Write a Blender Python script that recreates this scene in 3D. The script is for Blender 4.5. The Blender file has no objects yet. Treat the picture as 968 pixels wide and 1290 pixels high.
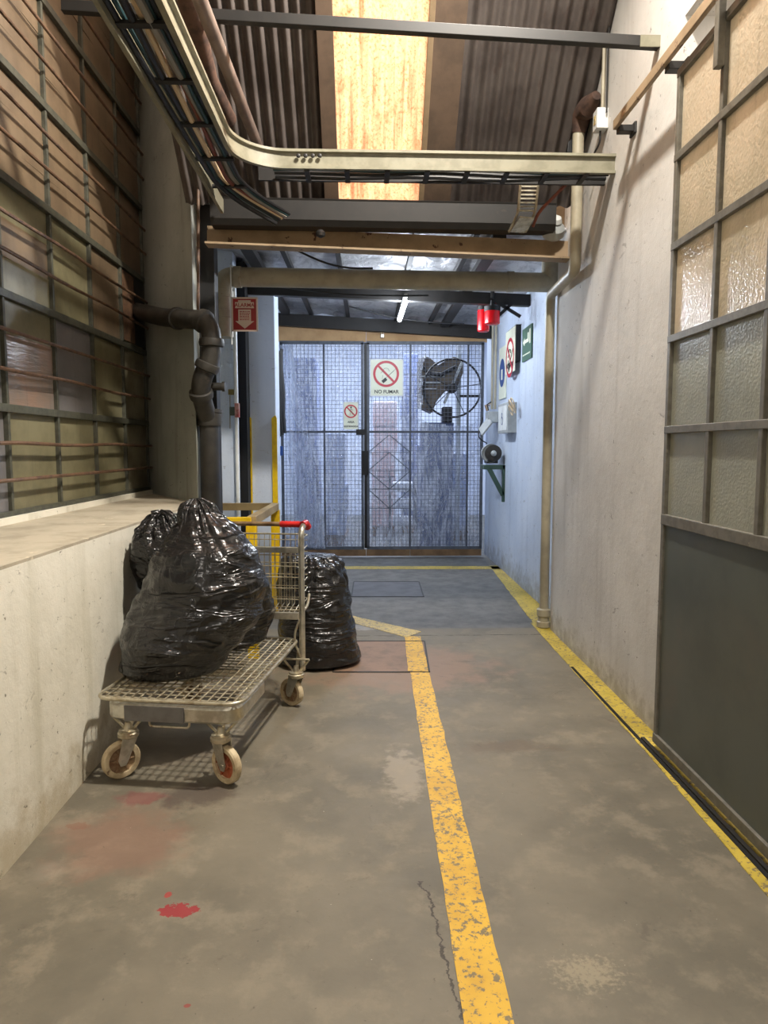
import bpy, math, random
from mathutils import Vector, Matrix, Euler, noise
C = bpy.context.scene.collection
random.seed(7)
PI = math.pi
# ------------------------------------------------------------------ camera
F = 880.0; CH = 1.45
PITCH = math.atan(0.09205); YAW = math.radians(1.361)
cd = bpy.data.cameras.new('camera'); cam = bpy.data.objects.new('camera', cd); C.objects.link(cam)
cam.location = (0, 0, CH); cam.rotation_euler = (PI/2 - PITCH, 0, -YAW)
cd.sensor_fit = 'VERTICAL'; cd.sensor_height = 24.0; cd.sensor_width = 24.0; cd.lens = 24.0*F/1290
cd.clip_start = 0.05; cd.clip_end = 200
bpy.context.scene.camera = cam
RC = cam.rotation_euler.to_matrix(); EYE = Vector((0, 0, CH))
def ray(px, py): return RC @ Vector(((px-484)/F, (645-py)/F, -1))
def P(px, py, Y): d = ray(px, py); return EYE + d*(Y/d.y)          # point at corridor depth Y
def PX(px, py, X): d = ray(px, py); return EYE + d*(X/d.x)         # point on plane x = X
def PZ(px, py, Z=0.0): d = ray(px, py); return EYE + d*((Z-CH)/d.z)  # point at height Z
# ------------------------------------------------------------------ world, lights, exposure
sc = bpy.context.scene
sc.view_settings.view_transform = 'Standard'; sc.view_settings.look = 'None'
sc.view_settings.gamma = 1; sc.view_settings.use_curve_mapping = False
sc.view_settings.exposure = 0.0
w = bpy.data.worlds.new('sky'); sc.world = w; w.use_nodes = True
w.node_tree.nodes['Background'].inputs[0].default_value = (1.0, 0.80, 0.64, 1)
w.node_tree.nodes['Background'].inputs[1].default_value = 3.6
def lamp(name, kind, loc, energy, color, rot=(0, 0, 0), **kw):
    l = bpy.data.lights.new(name, kind); l.energy = energy; l.color = color
    for k, v in kw.items(): setattr(l, k, v)
    o = bpy.data.objects.new(name, l); C.objects.link(o); o.location = loc; o.rotation_euler = rot
    return o
lamp('sun', 'SUN', (0, 9, 9), 6.5, (1.0, 0.84, 0.72), (math.radians(-42), 0, 0), angle=0.02)
lamp('hall_lamp', 'AREA', (0.80, 2.9, 4.75), 290, (1.0, 0.935, 0.835), (0, math.radians(40), 0), shape='DISK', size=0.22)
lamp('rear_fill_light', 'AREA', (-0.1, -1.6, 4.6), 70, (1.0, 0.93, 0.84), (0, 0, 0), shape='RECTANGLE', size=1.3, size_y=0.5)  # unseen fill light added behind the camera
lamp('store_room_lamp', 'AREA', (0.3, 12.0, 3.9), 400, (0.80, 0.89, 1.0), (0, 0, 0), shape='RECTANGLE', size=3.0, size_y=3.0)
lamp('pane_glow_light', 'AREA', (3.3, 2.6, 3.5), 120, (1.0, 0.90, 0.78), (0, math.radians(75), 0), shape='RECTANGLE', size=2.2, size_y=2.6)  # unseen light added beyond the sliding door to make its panes glow
# ------------------------------------------------------------------ node helpers
def lin(c):
    return tuple(((x/255)/12.92 if x/255 <= 0.04045 else ((x/255+0.055)/1.055)**2.4) for x in c) + (1.0,)
class NT:
    def __init__(s, name):
        s.m = bpy.data.materials.new(name); s.m.use_nodes = True; s.t = s.m.node_tree
        s.b = s.t.nodes['Principled BSDF']; s.out = s.t.nodes['Material Output']
        s.pos = s.n('ShaderNodeNewGeometry').outputs['Position']
    def n(s, typ, **kw):
        x = s.t.nodes.new(typ)
        for k, v in kw.items(): setattr(x, k, v)
        return x
    def set(s, sock, v):
        if isinstance(v, bpy.types.NodeSocket): s.t.links.new(v, sock)
        else: sock.default_value = v
    def math(s, op, a, b=0.0, c=None, clamp=False):
        x = s.n('ShaderNodeMath', operation=op, use_clamp=clamp); s.set(x.inputs[0], a); s.set(x.inputs[1], b)
        if c is not None: s.set(x.inputs[2], c)
        return x.outputs[0]
    def noise(s, scale, detail=4, rough=0.6, stretch=None, vec=None, dist=0.0):
        v = vec or s.pos
        if stretch:
            mp = s.n('ShaderNodeMapping'); s.set(mp.inputs['Vector'], v); mp.inputs['Scale'].default_value = stretch; v = mp.outputs[0]
        x = s.n('ShaderNodeTexNoise'); s.set(x.inputs['Vector'], v); x.inputs['Scale'].default_value = scale
        x.inputs['Detail'].default_value = detail; x.inputs['Roughness'].default_value = rough; x.inputs['Distortion'].default_value = dist
        return x.outputs['Fac']
    def ramp(s, fac, lo, hi):
        x = s.n('ShaderNodeMapRange'); x.interpolation_type = 'SMOOTHSTEP'; s.set(x.inputs[0], fac)
        x.inputs[1].default_value = lo; x.inputs[2].default_value = hi; x.inputs[3].default_value = 0; x.inputs[4].default_value = 1
        return x.outputs[0]
    def mix(s, fac, a, b):
        x = s.n('ShaderNodeMix', data_type='RGBA'); s.set(x.inputs[0], fac); s.set(x.inputs[6], a); s.set(x.inputs[7], b)
        return x.outputs[2]
    def sep(s):
        x = s.n('ShaderNodeSeparateXYZ'); s.set(x.inputs[0], s.pos); return x.outputs
    def bump(s, h, strength=0.3, dist=0.01):
        x = s.n('ShaderNodeBump'); x.inputs['Strength'].default_value = strength; x.inputs['Distance'].default_value = dist
        s.set(x.inputs['Height'], h); s.set(s.b.inputs['Normal'], x.outputs[0]); return x.outputs[0]
    def base(s, c, rough=0.7, metal=0.0, spec=None):
        s.set(s.b.inputs['Base Color'], c); s.set(s.b.inputs['Roughness'], rough); s.set(s.b.inputs['Metallic'], metal)
        if spec is not None: s.b.inputs['Specular IOR Level'].default_value = spec
        return s.m
MATS = {}
def mat(name, c1, c2=None, scale=8, rough=0.6, metal=0.0, lo=0.4, hi=0.65, bump=0.0, stretch=None, c3=None, s3=30, lo3=0.62, hi3=0.7):
    if name in MATS: return MATS[name]
    t = NT(name); c = lin(c1)
    if c2 is not None:
        n1 = t.noise(scale, 6, 0.62, stretch); c = t.mix(t.ramp(n1, lo, hi), lin(c1), lin(c2))
        if bump: t.bump(n1, bump, 0.004)
    if c3 is not None: c = t.mix(t.ramp(t.noise(s3, 5, 0.65), lo3, hi3), c, lin(c3))
    MATS[name] = t.base(c, rough, metal); return MATS[name]
# ------------------------------------------------------------------ mesh builder
class MB:
    def __init__(s): s.v = []; s.f = []; s.mi = []; s.cur = 0
    def add(s, vs, fs):
        o = len(s.v); s.v += [Vector(v) for v in vs]; s.f += [tuple(i+o for i in f) for f in fs]; s.mi += [s.cur]*len(fs); return s
    def box(s, c, size, rot=None):
        c = Vector(c); hx, hy, hz = (a/2 for a in size)
        vs = [Vector((x, y, z)) for x in (-hx, hx) for y in (-hy, hy) for z in (-hz, hz)]
        if rot is not None: R = rot if isinstance(rot, Matrix) else Euler(rot).to_matrix(); vs = [R @ v for v in vs]
        return s.add([c+v for v in vs], [(0, 1, 3, 2), (4, 6, 7, 5), (0, 4, 5, 1), (2, 3, 7, 6), (0, 2, 6, 4), (1, 5, 7, 3)])
    def span(s, a, b):
        a = Vector(a); b = Vector(b); d = b-a
        return s.box((a+b)/2, (abs(d.x), abs(d.y), abs(d.z)))
    def bar(s, a, b, w, h, up=(0, 0, 1)):          # rectangular bar, w sideways, h along up
        a = Vector(a); b = Vector(b); d = (b-a); L = d.length; d.normalize(); up = Vector(up)
        x = d.cross(up)
        if x.length < 1e-4: x = d.cross(Vector((0, 1, 0)))
        x.normalize(); z = x.cross(d)
        vs = [p + x*sx*w/2 + z*sz*h/2 for p in (a, b) for sx, sz in ((-1, -1), (1, -1), (1, 1), (-1, 1))]
        return s.add(vs, [(0, 1, 2, 3), (7, 6, 5, 4), (0, 4, 5, 1), (1, 5, 6, 2), (2, 6, 7, 3), (3, 7, 4, 0)])
    def tube(s, pts, r, n=10, cap=True):
        pts = [Vector(p) for p in pts]; rs = r if isinstance(r, (list, tuple)) else [r]*len(pts)
        t0 = (pts[1]-pts[0]).normalized(); x = t0.orthogonal().normalized(); o = len(s.v); vs = []
        for i, p in enumerate(pts):
            t = (pts[min(i+1, len(pts)-1)]-pts[max(i-1, 0)]).normalized()
            x = (x - t*x.dot(t))
            x = x.normalized() if x.length > 1e-6 else t.orthogonal().normalized()
            y = t.cross(x)
            vs += [p + (x*math.cos(2*PI*k/n) + y*math.sin(2*PI*k/n))*rs[i] for k in range(n)]
        fs = [(i*n+k, i*n+(k+1) % n, (i+1)*n+(k+1) % n, (i+1)*n+k) for i in range(len(pts)-1) for k in range(n)]
        if cap: fs += [tuple(range(n-1, -1, -1)), tuple((len(pts)-1)*n+k for k in range(n))]
        return s.add(vs, fs)
    def lathe(s, prof, c, axis=(0, 0, 1), n=28, closed=False):   # prof: (radius, height along axis)
        ax = Vector(axis).normalized(); x = ax.orthogonal().normalized(); y = ax.cross(x); c = Vector(c)
        vs = [c + ax*h + (x*math.cos(2*PI*k/n)+y*math.sin(2*PI*k/n))*max(r, 1e-4) for r, h in prof for k in range(n)]
        m = len(prof); rng = m if closed else m-1
        fs = [(i*n+k, i*n+(k+1) % n, ((i+1) % m)*n+(k+1) % n, ((i+1) % m)*n+k) for i in range(rng) for k in range(n)]
        if not closed: fs += [tuple(range(n-1, -1, -1)), tuple((m-1)*n+k for k in range(n))]
        return s.add(vs, fs)
    def sweep(s, path, prof, up=(0, 0, 1)):        # closed 2D profile (side, up) along a horizontal path
        path = [Vector(p) for p in path]; n = len(prof); vs = []; up = Vector(up)
        for i, p in enumerate(path):
            t = (path[min(i+1, len(path)-1)]-path[max(i-1, 0)]).normalized(); x = t.cross(up).normalized()
            vs += [p + x*a + up*b for a, b in prof]
        fs = [(i*n+k, i*n+(k+1) % n, (i+1)*n+(k+1) % n, (i+1)*n+k) for i in range(len(path)-1) for k in range(n)]
        fs += [tuple(range(n-1, -1, -1)), tuple((len(path)-1)*n+k for k in range(n))]
        return s.add(vs, fs)
    def poly(s, pts, thick):                       # extruded polygon, thick is a vector
        t = Vector(thick); n = len(pts); pts = [Vector(p) for p in pts]
        return s.add(pts+[p+t for p in pts], [tuple(range(n-1, -1, -1)), tuple(range(n, 2*n))] + [(k, (k+1) % n, n+(k+1) % n, n+k) for k in range(n)])
    def build(s, name, m, parent=None, smooth=False, bevel=0.0, angle=0.6, world=True):
        off = parent.matrix_world_loc if False else Vector((0, 0, 0))
        me = bpy.data.meshes.new(name)
        vs = s.v
        if parent is not None and world:
            inv = wm(parent).inverted(); vs = [inv @ v for v in vs]
        me.from_pydata([tuple(v) for v in vs], [], s.f)
        ms = m if isinstance(m, (list, tuple)) else [m]
        for x in ms: me.materials.append(x)
        if len(ms) > 1: me.polygons.foreach_set('material_index', s.mi)
        me.validate(); me.update()
        import bmesh
        bm = bmesh.new(); bm.from_mesh(me); bmesh.ops.recalc_face_normals(bm, faces=bm.faces); bm.to_mesh(me); bm.free()
        o = bpy.data.objects.new(name, me); C.objects.link(o)
        if parent is not None: o.parent = parent
        if smooth:
            for p in me.polygons: p.use_smooth = True
            me.set_sharp_from_angle(angle=angle)
        if bevel:
            md = o.modifiers.new('bevel', 'BEVEL'); md.width = bevel; md.segments = 2; md.limit_method = 'ANGLE'
        return o
def wm(o):
    M = Matrix.LocRotScale(o.location, o.rotation_euler, o.scale)
    return wm(o.parent) @ M if o.parent else M
def arc(c, a, b, r, a0, a1, n=10):
    c = Vector(c); a = Vector(a); b = Vector(b)
    return [c + (a*math.cos(a0+(a1-a0)*i/n) + b*math.sin(a0+(a1-a0)*i/n))*r for i in range(n+1)]
def rounded(pts, r, n=6):                          # polyline with rounded corners
    pts = [Vector(p) for p in pts]; out = [pts[0]]
    for i in range(1, len(pts)-1):
        a, b, c = pts[i-1], pts[i], pts[i+1]; u = (a-b); v = (c-b); k = min(r, u.length*0.49, v.length*0.49)
        p0 = b+u.normalized()*k; p1 = b+v.normalized()*k
        for j in range(n+1):
            t = j/n; out.append(p0*(1-t)**2 + b*2*t*(1-t) + p1*t*t)
    out.append(pts[-1]); return out
def tag(o, label, cat, group=None, kind=None):
    o['label'] = label; o['category'] = cat
    if group: o['group'] = group
    if kind: o['kind'] = kind
    return o
def thing(name, label, cat, loc=(0, 0, 0), rz=0.0, group=None):
    o = bpy.data.objects.new(name, None); C.objects.link(o); o.location = loc; o.rotation_euler = (0, 0, rz)
    o.empty_display_size = 0.1
    return tag(o, label, cat, group)
def struct(o, label=None, cat=None):
    o['kind'] = 'structure'
    if label: o['label'] = label
    if cat: o['category'] = cat
    return o
def text(body, size, loc, rot, m, parent, name='lettering', depth=0.0006):
    cu = bpy.data.curves.new(name, 'FONT'); cu.body = body; cu.size = size; cu.align_x = 'CENTER'; cu.align_y = 'CENTER'; cu.extrude = depth; cu.offset = size*0.02
    tmp = bpy.data.objects.new('tmp', cu); C.objects.link(tmp); dg = bpy.context.evaluated_depsgraph_get()
    me = bpy.data.meshes.new_from_object(tmp.evaluated_get(dg)); bpy.data.objects.remove(tmp)
    o = bpy.data.objects.new(name, me); C.objects.link(o); me.materials.clear(); me.materials.append(m)
    o.parent = parent; M = wm(parent).inverted() @ Matrix.LocRotScale(Vector(loc), Euler(rot), Vector((1, 1, 1)))
    o.location = M.to_translation(); o.rotation_euler = M.to_euler(); return o
# ------------------------------------------------------------------ materials
def wall_mat(name, c1, c2, dirt, streak, chips, dirt_h=0.5, stain=0.4):
    t = NT(name); z = t.sep()[2]
    c = t.mix(t.ramp(t.noise(1.4, 6, 0.6), 0.35, 0.68), lin(c1), lin(c2))
    st = t.noise(2.2, 5, 0.6, (2.6, 2.6, 0.22)); c = t.mix(t.math('MULTIPLY', t.ramp(st, 0.52, 0.72), stain), c, lin(streak))
    n2 = t.noise(9, 7, 0.7)
    low = t.math('MULTIPLY', t.ramp(t.math('ADD', z, t.math('MULTIPLY', t.noise(5, 6, 0.7), 0.7)), dirt_h+0.35, dirt_h-0.15), 1.0)
    low = t.math('MULTIPLY', t.math('SUBTRACT', 1.0, t.ramp(t.math('ADD', z, t.math('MULTIPLY', n2, 0.8)), 0.35, dirt_h+0.45)), 0.75)
    c = t.mix(low, c, lin(dirt))
    ch = t.ramp(t.noise(21, 8, 0.75), 0.63, 0.67); c = t.mix(ch, c, lin(chips))
    sc_ = t.ramp(t.noise(7, 8, 0.8, (1, 1.0, 2.0), dist=1.0), 0.60, 0.66); c = t.mix(t.math('MULTIPLY', sc_, 0.6), c, lin(chips))
    h = t.math('ADD', t.noise(6, 8, 0.7), t.math('MULTIPLY', ch, -0.35)); t.bump(h, 0.45, 0.012)
    return t.base(c, 0.72)
M_LEFT = wall_mat('cream_painted_plaster', (224, 219, 204), (206, 201, 184), (170, 156, 128), (180, 174, 152), (128, 122, 106), 0.22, 0.5)
M_RIGHT = wall_mat('grey_white_plaster', (214, 211, 206), (198, 195, 190), (156, 150, 140), (178, 174, 168), (126, 120, 114), 0.15, 0.5)
M_BLUE = wall_mat('blue_white_plaster', (206, 216, 232), (194, 206, 226), (140, 142, 148), (176, 188, 208), (112, 112, 116), 0.25, 0.5)
M_REVEAL = wall_mat('grey_green_plaster', (172, 174, 166), (148, 151, 143), (130, 124, 108), (112, 110, 98), (90, 84, 72), 0.3, 0.6)
M_SILL = mat('sill_plaster', (176, 166, 146), (152, 143, 124), 5, 0.75, c3=(206, 194, 168), s3=14, lo3=0.63, hi3=0.72)
M_DARK = mat('void_darkness', (12, 12, 14), rough=0.9)  # near-black colour in place of the darkness in gaps and voids
def floor_mat():
    t = NT('worn_concrete'); x, y, z = t.sep()
    n1 = t.noise(1.3, 7, 0.62); n2 = t.noise(5.5, 8, 0.7); n3 = t.noise(38, 6, 0.7)
    near = t.mix(t.ramp(n1, 0.35, 0.68), lin((116, 108, 92)), lin((94, 88, 75)))
    near = t.mix(t.math('MULTIPLY', t.ramp(n2, 0.48, 0.66), 0.6), near, lin((132, 122, 104)))
    far = t.mix(t.ramp(n2, 0.38, 0.66), lin((104, 102, 98)), lin((86, 85, 83)))
    yy = t.math('ADD', y, t.math('MULTIPLY', n2, 0.06))
    c = t.mix(t.ramp(yy, 5.52, 5.56), near, far)
    def blob(cx, cy, rx, ry, warp, wscale, lo=0.75, hi=1.0):
        dx = t.math('DIVIDE', t.math('SUBTRACT', x, cx), rx); dy = t.math('DIVIDE', t.math('SUBTRACT', y, cy), ry)
        d = t.math('SQRT', t.math('ADD', t.math('MULTIPLY', dx, dx), t.math('MULTIPLY', dy, dy)))
        d = t.math('ADD', d, t.math('MULTIPLY', t.math('SUBTRACT', t.noise(wscale, 5, 0.65), 0.5), warp))
        return t.math('SUBTRACT', 1.0, t.ramp(d, lo, hi))
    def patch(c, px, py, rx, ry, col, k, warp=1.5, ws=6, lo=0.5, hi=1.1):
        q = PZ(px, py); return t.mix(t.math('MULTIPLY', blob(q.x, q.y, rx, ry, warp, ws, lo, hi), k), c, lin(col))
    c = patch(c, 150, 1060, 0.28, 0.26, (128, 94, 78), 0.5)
    c = patch(c, 500, 840, 0.75, 0.55, (136, 112, 94), 0.8)
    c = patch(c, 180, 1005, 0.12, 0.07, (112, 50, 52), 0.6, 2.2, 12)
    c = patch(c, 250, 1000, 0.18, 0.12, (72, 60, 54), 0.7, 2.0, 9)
    c = patch(c, 235, 940, 0.35, 0.22, (82, 70, 58), 0.5)  # dark patch under the cart front, its shade painted into the floor
    c = patch(c, 640, 940, 0.30, 0.08, (98, 84, 68), 0.6, 2.0, 8)
    c = patch(c, 510, 975, 0.10, 0.28, (164, 152, 134), 0.5, 2.4, 14)
    c = patch(c, 740, 1225, 0.10, 0.07, (160, 148, 122), 0.55, 4.0, 60, 0.2, 1.2)
    c = patch(c, 460, 790, 0.2, 0.1, (160, 156, 150), 0.6, 2.4, 12)
    c = patch(c, 225, 1147, 0.062, 0.036, (136, 26, 34), 0.9, 3.4, 26, 0.8, 0.92)
    c = patch(c, 212, 1127, 0.014, 0.018, (150, 40, 38), 0.8, 1.8, 40, 0.7, 0.9)
    c = patch(c, 236, 1267, 0.012, 0.008, (130, 50, 44), 0.8, 1.0, 40, 0.7, 0.9)
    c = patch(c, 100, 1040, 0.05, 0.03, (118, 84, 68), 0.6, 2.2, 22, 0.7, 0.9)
    # scuffs, specks and hairline cracks
    c = t.mix(t.math('MULTIPLY', t.ramp(t.noise(3.1, 9, 0.8, dist=1.2), 0.58, 0.66), 0.45), c, lin((82, 73, 62)))
    c = t.mix(t.ramp(t.noise(70, 3, 0.5), 0.76, 0.78), c, lin((190, 180, 160)))
    c = t.mix(t.math('MULTIPLY', t.ramp(t.noise(48, 4, 0.6), 0.68, 0.72), 0.6), c, lin((66, 58, 48)))
    q0 = PZ(530, 1110); q1 = PZ(585, 1285)
    # crack: thin wavy line beside the yellow stripe
    lx = t.math('ADD', q0.x + 0.0, t.math('MULTIPLY', t.math('SUBTRACT', y, q0.y), (q1.x-q0.x)/(q1.y-q0.y)))
    dl = t.math('ABSOLUTE', t.math('SUBTRACT', t.math('ADD', x, t.math('MULTIPLY', t.math('SUBTRACT', t.noise(7, 5, 0.7), 0.5), 0.12)), lx))
    msk = t.math('MULTIPLY', t.math('SUBTRACT', 1.0, t.ramp(dl, 0.0015, 0.006)), t.math('LESS_THAN', y, q0.y))
    c = t.mix(t.math('MULTIPLY', msk, 0.85), c, lin((46, 38, 30)))
    # construction joint across the corridor
    dj = t.math('ABSOLUTE', t.math('SUBTRACT', t.math('ADD', y, t.math('MULTIPLY', n1, 0.12)), 5.36))
    c = t.mix(t.math('MULTIPLY', t.math('SUBTRACT', 1.0, t.ramp(dj, 0.004, 0.014)), t.ramp(n2, 0.42, 0.55)), c, lin((56, 48, 42)))
    t.bump(t.math('ADD', n2, t.math('MULTIPLY', n3, 0.25)), 0.25, 0.006)
    r = t.math('ADD', 0.42, t.math('MULTIPLY', n2, 0.35))
    return t.base(c, r)
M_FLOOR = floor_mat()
def paint_mat(name, c1, c2, wear, k=0.64):
    t = NT(name); n = t.noise(30, 8, 0.72); n2 = t.noise(60, 5, 0.7); n3 = t.noise(2.2, 4, 0.6)
    c = t.mix(t.ramp(t.noise(4, 5, 0.6), 0.35, 0.7), lin(c1), lin(c2))
    a = t.math('ADD', t.math('MULTIPLY', n, 0.6), t.math('ADD', t.math('MULTIPLY', n2, 0.25), t.math('MULTIPLY', n3, 0.15)))
    c = t.mix(t.ramp(a, k-0.09, k-0.05), c, lin(wear)); t.bump(a, 0.3, 0.004)
    return t.base(c, 0.5)
M_YEL = paint_mat('yellow_floor_paint', (212, 168, 44), (190, 146, 34), (118, 104, 74), 0.612)
M_YEL2 = paint_mat('old_yellow_floor_paint', (196, 172, 70), (170, 148, 52), (112, 100, 76), 0.62)
M_YEL3 = paint_mat('faded_yellow_paint', (206, 182, 110), (186, 162, 92), (140, 124, 98), 0.60)
M_YSTEEL = mat('yellow_enamel_steel', (226, 188, 16), (206, 166, 10), 12, 0.4)
M_TIMBER = mat('tan_enamel_steel', (160, 140, 100), (140, 120, 84), 7, 0.5, c3=(92, 60, 36), s3=20, lo3=0.66, hi3=0.72)
def corr_mat():
    t = NT('weathered_corrugated_sheet')
    c = t.mix(t.ramp(t.noise(3, 6, 0.65), 0.35, 0.68), lin((102, 94, 90)), lin((76, 68, 65)))
    c = t.mix(t.ramp(t.noise(16, 6, 0.7, (1, 0.3, 0.3)), 0.55, 0.72), c, lin((78, 64, 60)))
    return t.base(c, 0.6, 0.1)
M_CORR = corr_mat()
def sky_mat():
    t = NT('translucent_fibreglass')
    n = t.noise(60, 6, 0.8); n2 = t.noise(5, 6, 0.7); n3 = t.noise(9, 4, 0.6, (3, 0.15, 0.15))
    c = t.mix(t.ramp(n, 0.48, 0.66), lin((255, 236, 214)), lin((232, 176, 140)))
    c = t.mix(t.math('MULTIPLY', t.ramp(n2, 0.5, 0.75), 0.55), c, lin((222, 158, 124)))
    c = t.mix(t.math('MULTIPLY', t.ramp(n3, 0.52, 0.7), 0.5), c, lin((206, 136, 108)))
    tr = t.n('ShaderNodeBsdfTranslucent'); t.set(tr.inputs[0], c); df = t.n('ShaderNodeBsdfDiffuse'); t.set(df.inputs[0], c)
    mx = t.n('ShaderNodeMixShader'); mx.inputs[0].default_value = 0.25
    t.t.links.new(tr.outputs[0], mx.inputs[1]); t.t.links.new(df.outputs[0], mx.inputs[2]); t.t.links.new(mx.outputs[0], t.out.inputs[0])
    return t.m
M_SKY = sky_mat()
def glass_mat(name, c1, c2, trans, gloss, bumpscale, bumps, rough=0.25, stretch=None):
    t = NT(name); n = t.noise(bumpscale, 3, 0.5, stretch)
    c = t.mix(t.ramp(t.noise(3.5, 6, 0.65), 0.35, 0.7), lin(c1), lin(c2))
    c = t.mix(t.math('MULTIPLY', t.ramp(t.noise(3.5, 5, 0.7, (6, 6, 0.5)), 0.55, 0.75), 0.4), c, lin(tuple(int(q*0.8) for q in c2)))
    b = t.n('ShaderNodeBump'); b.inputs['Strength'].default_value = bumps; b.inputs['Distance'].default_value = 0.004; t.set(b.inputs['Height'], n)
    tr = t.n('ShaderNodeBsdfTranslucent'); df = t.n('ShaderNodeBsdfDiffuse'); gl = t.n('ShaderNodeBsdfGlossy')
    t.set(tr.inputs[0], c); t.set(df.inputs[0], c); gl.inputs['Roughness'].default_value = rough; gl.inputs[0].default_value = (0.9, 0.9, 0.9, 1)
    for s_ in (tr, df, gl): t.t.links.new(b.outputs[0], s_.inputs['Normal'])
    m1 = t.n('ShaderNodeMixShader'); m1.inputs[0].default_value = trans; t.t.links.new(df.outputs[0], m1.inputs[1]); t.t.links.new(tr.outputs[0], m1.inputs[2])
    lw = t.n('ShaderNodeLayerWeight'); lw.inputs[0].default_value = 0.35
    m2 = t.n('ShaderNodeMixShader'); t.set(m2.inputs[0], t.math('MULTIPLY_ADD', lw.outputs['Fresnel'], 0.5, gloss))
    t.t.links.new(m1.outputs[0], m2.inputs[1]); t.t.links.new(gl.outputs[0], m2.inputs[2]); t.t.links.new(m2.outputs[0], t.out.inputs[0])
    return t.m
M_PANE_L = [glass_mat('olive_dirty_glass', (128, 122, 94), (106, 100, 74), 0.1, 0.03, 14, 0.2, 0.35),
            glass_mat('brown_dirty_glass', (120, 102, 80), (98, 82, 64), 0.1, 0.03, 14, 0.2, 0.35),
            glass_mat('grey_violet_glass', (122, 118, 118), (106, 104, 104), 0.1, 0.08, 60, 0.3, 0.3),
            glass_mat('ribbed_pink_glass', (158, 130, 112), (140, 128, 118), 0.1, 0.15, 9, 0.5, 0.2, (1, 1, 9)),
            glass_mat('limestained_glass', (156, 150, 126), (112, 106, 84), 0.1, 0.03, 14, 0.2, 0.35)]
M_PANE_R = [glass_mat('hammered_glass', (226, 214, 194), (208, 198, 176), 0.55, 0.12, 75, 1.0, 0.14, (1, 1, 0.8)),
            glass_mat('frosted_glass', (176, 176, 160), (160, 160, 146), 0.34, 0.06, 90, 0.5, 0.3)]
M_FRAME_L = mat('green_grey_enamel', (74, 74, 62), (58, 58, 50), 20, 0.55, c3=(98, 84, 62), s3=24, lo3=0.64, hi3=0.74)
M_ROD = mat('rust_brown_rod', (104, 78, 58), (74, 54, 42), 18, 0.55)
M_DOOR = mat('dark_green_grey_enamel', (86, 90, 82), (76, 80, 73), 2.2, 0.42, c3=(96, 90, 80), s3=1.5, lo3=0.52, hi3=0.8)
M_DFRAME = mat('grey_enamel_frame', (112, 108, 98), (96, 92, 82), 22, 0.5, c3=(138, 130, 116), s3=30, lo3=0.66, hi3=0.74)
M_STEEL = mat('dark_painted_steel', (30, 27, 25), (23, 21, 20), 8, 0.55, c3=(54, 44, 37), s3=18, lo3=0.66, hi3=0.75)
M_STRIP = mat('brown_roof_strip', (112, 93, 78), (94, 79, 67), 4, 0.7)
M_BEAM = mat('tan_painted_steel', (158, 136, 108), (140, 120, 94), 5, 0.6, c3=(72, 44, 30), s3=9, lo3=0.62, hi3=0.66)
M_PVC = mat('cream_pvc_pipe', (174, 166, 144), (156, 148, 128), 5, 0.45, c3=(132, 116, 86), s3=20, lo3=0.66, hi3=0.76)
M_TRAY = mat('beige_painted_channel', (136, 132, 114), (120, 116, 98), 10, 0.4, c3=(118, 100, 74), s3=26, lo3=0.68, hi3=0.75)
M_IRON = mat('dark_cast_iron', (52, 49, 44), (38, 36, 33), 9, 0.5, c3=(78, 66, 54), s3=11, lo3=0.62, hi3=0.74, bump=0.3)
M_BLACK = mat('black_paint', (14, 14, 16), (22, 21, 22), 9, 0.5)
M_RUST = mat('rust_wrapped_pipe', (92, 68, 56), (62, 46, 40), 14, 0.8, bump=0.6)
M_CABLE = [mat('black_cable', (26, 26, 28), rough=0.45), mat('teal_cable', (28, 58, 62), rough=0.45), mat('grey_cable', (132, 128, 120), rough=0.5),
           mat('red_brown_cable', (120, 62, 46), rough=0.5), mat('cream_cable', (206, 182, 146), rough=0.5)]
M_ZINC = mat('zinc_plated_wire', (200, 192, 170), (166, 154, 130), 26, 0.36, 0.75, c3=(110, 84, 58), s3=34, lo3=0.60, hi3=0.75)
M_CHROME = mat('dull_chrome_steel', (214, 210, 198), (180, 175, 160), 14, 0.28, 0.85, c3=(120, 102, 78), s3=22, lo3=0.64, hi3=0.76)
M_TAPE = mat('grey_rubber_strip', (112, 110, 108), (98, 95, 92), 10, 0.5)
M_RED = mat('red_plastic_grip', (196, 30, 26), (170, 24, 20), 20, 0.4)
M_WHEEL = mat('cream_wheel_rubber', (200, 182, 148), (168, 148, 116), 18, 0.6, c3=(120, 98, 74), s3=30, lo3=0.6, hi3=0.72)
M_HUB = mat('dirty_wheel_hub', (156, 132, 100), (120, 84, 60), 16, 0.6)
M_HUBR = mat('orange_wheel_hub', (176, 96, 62), (140, 76, 50), 16, 0.6)
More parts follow.
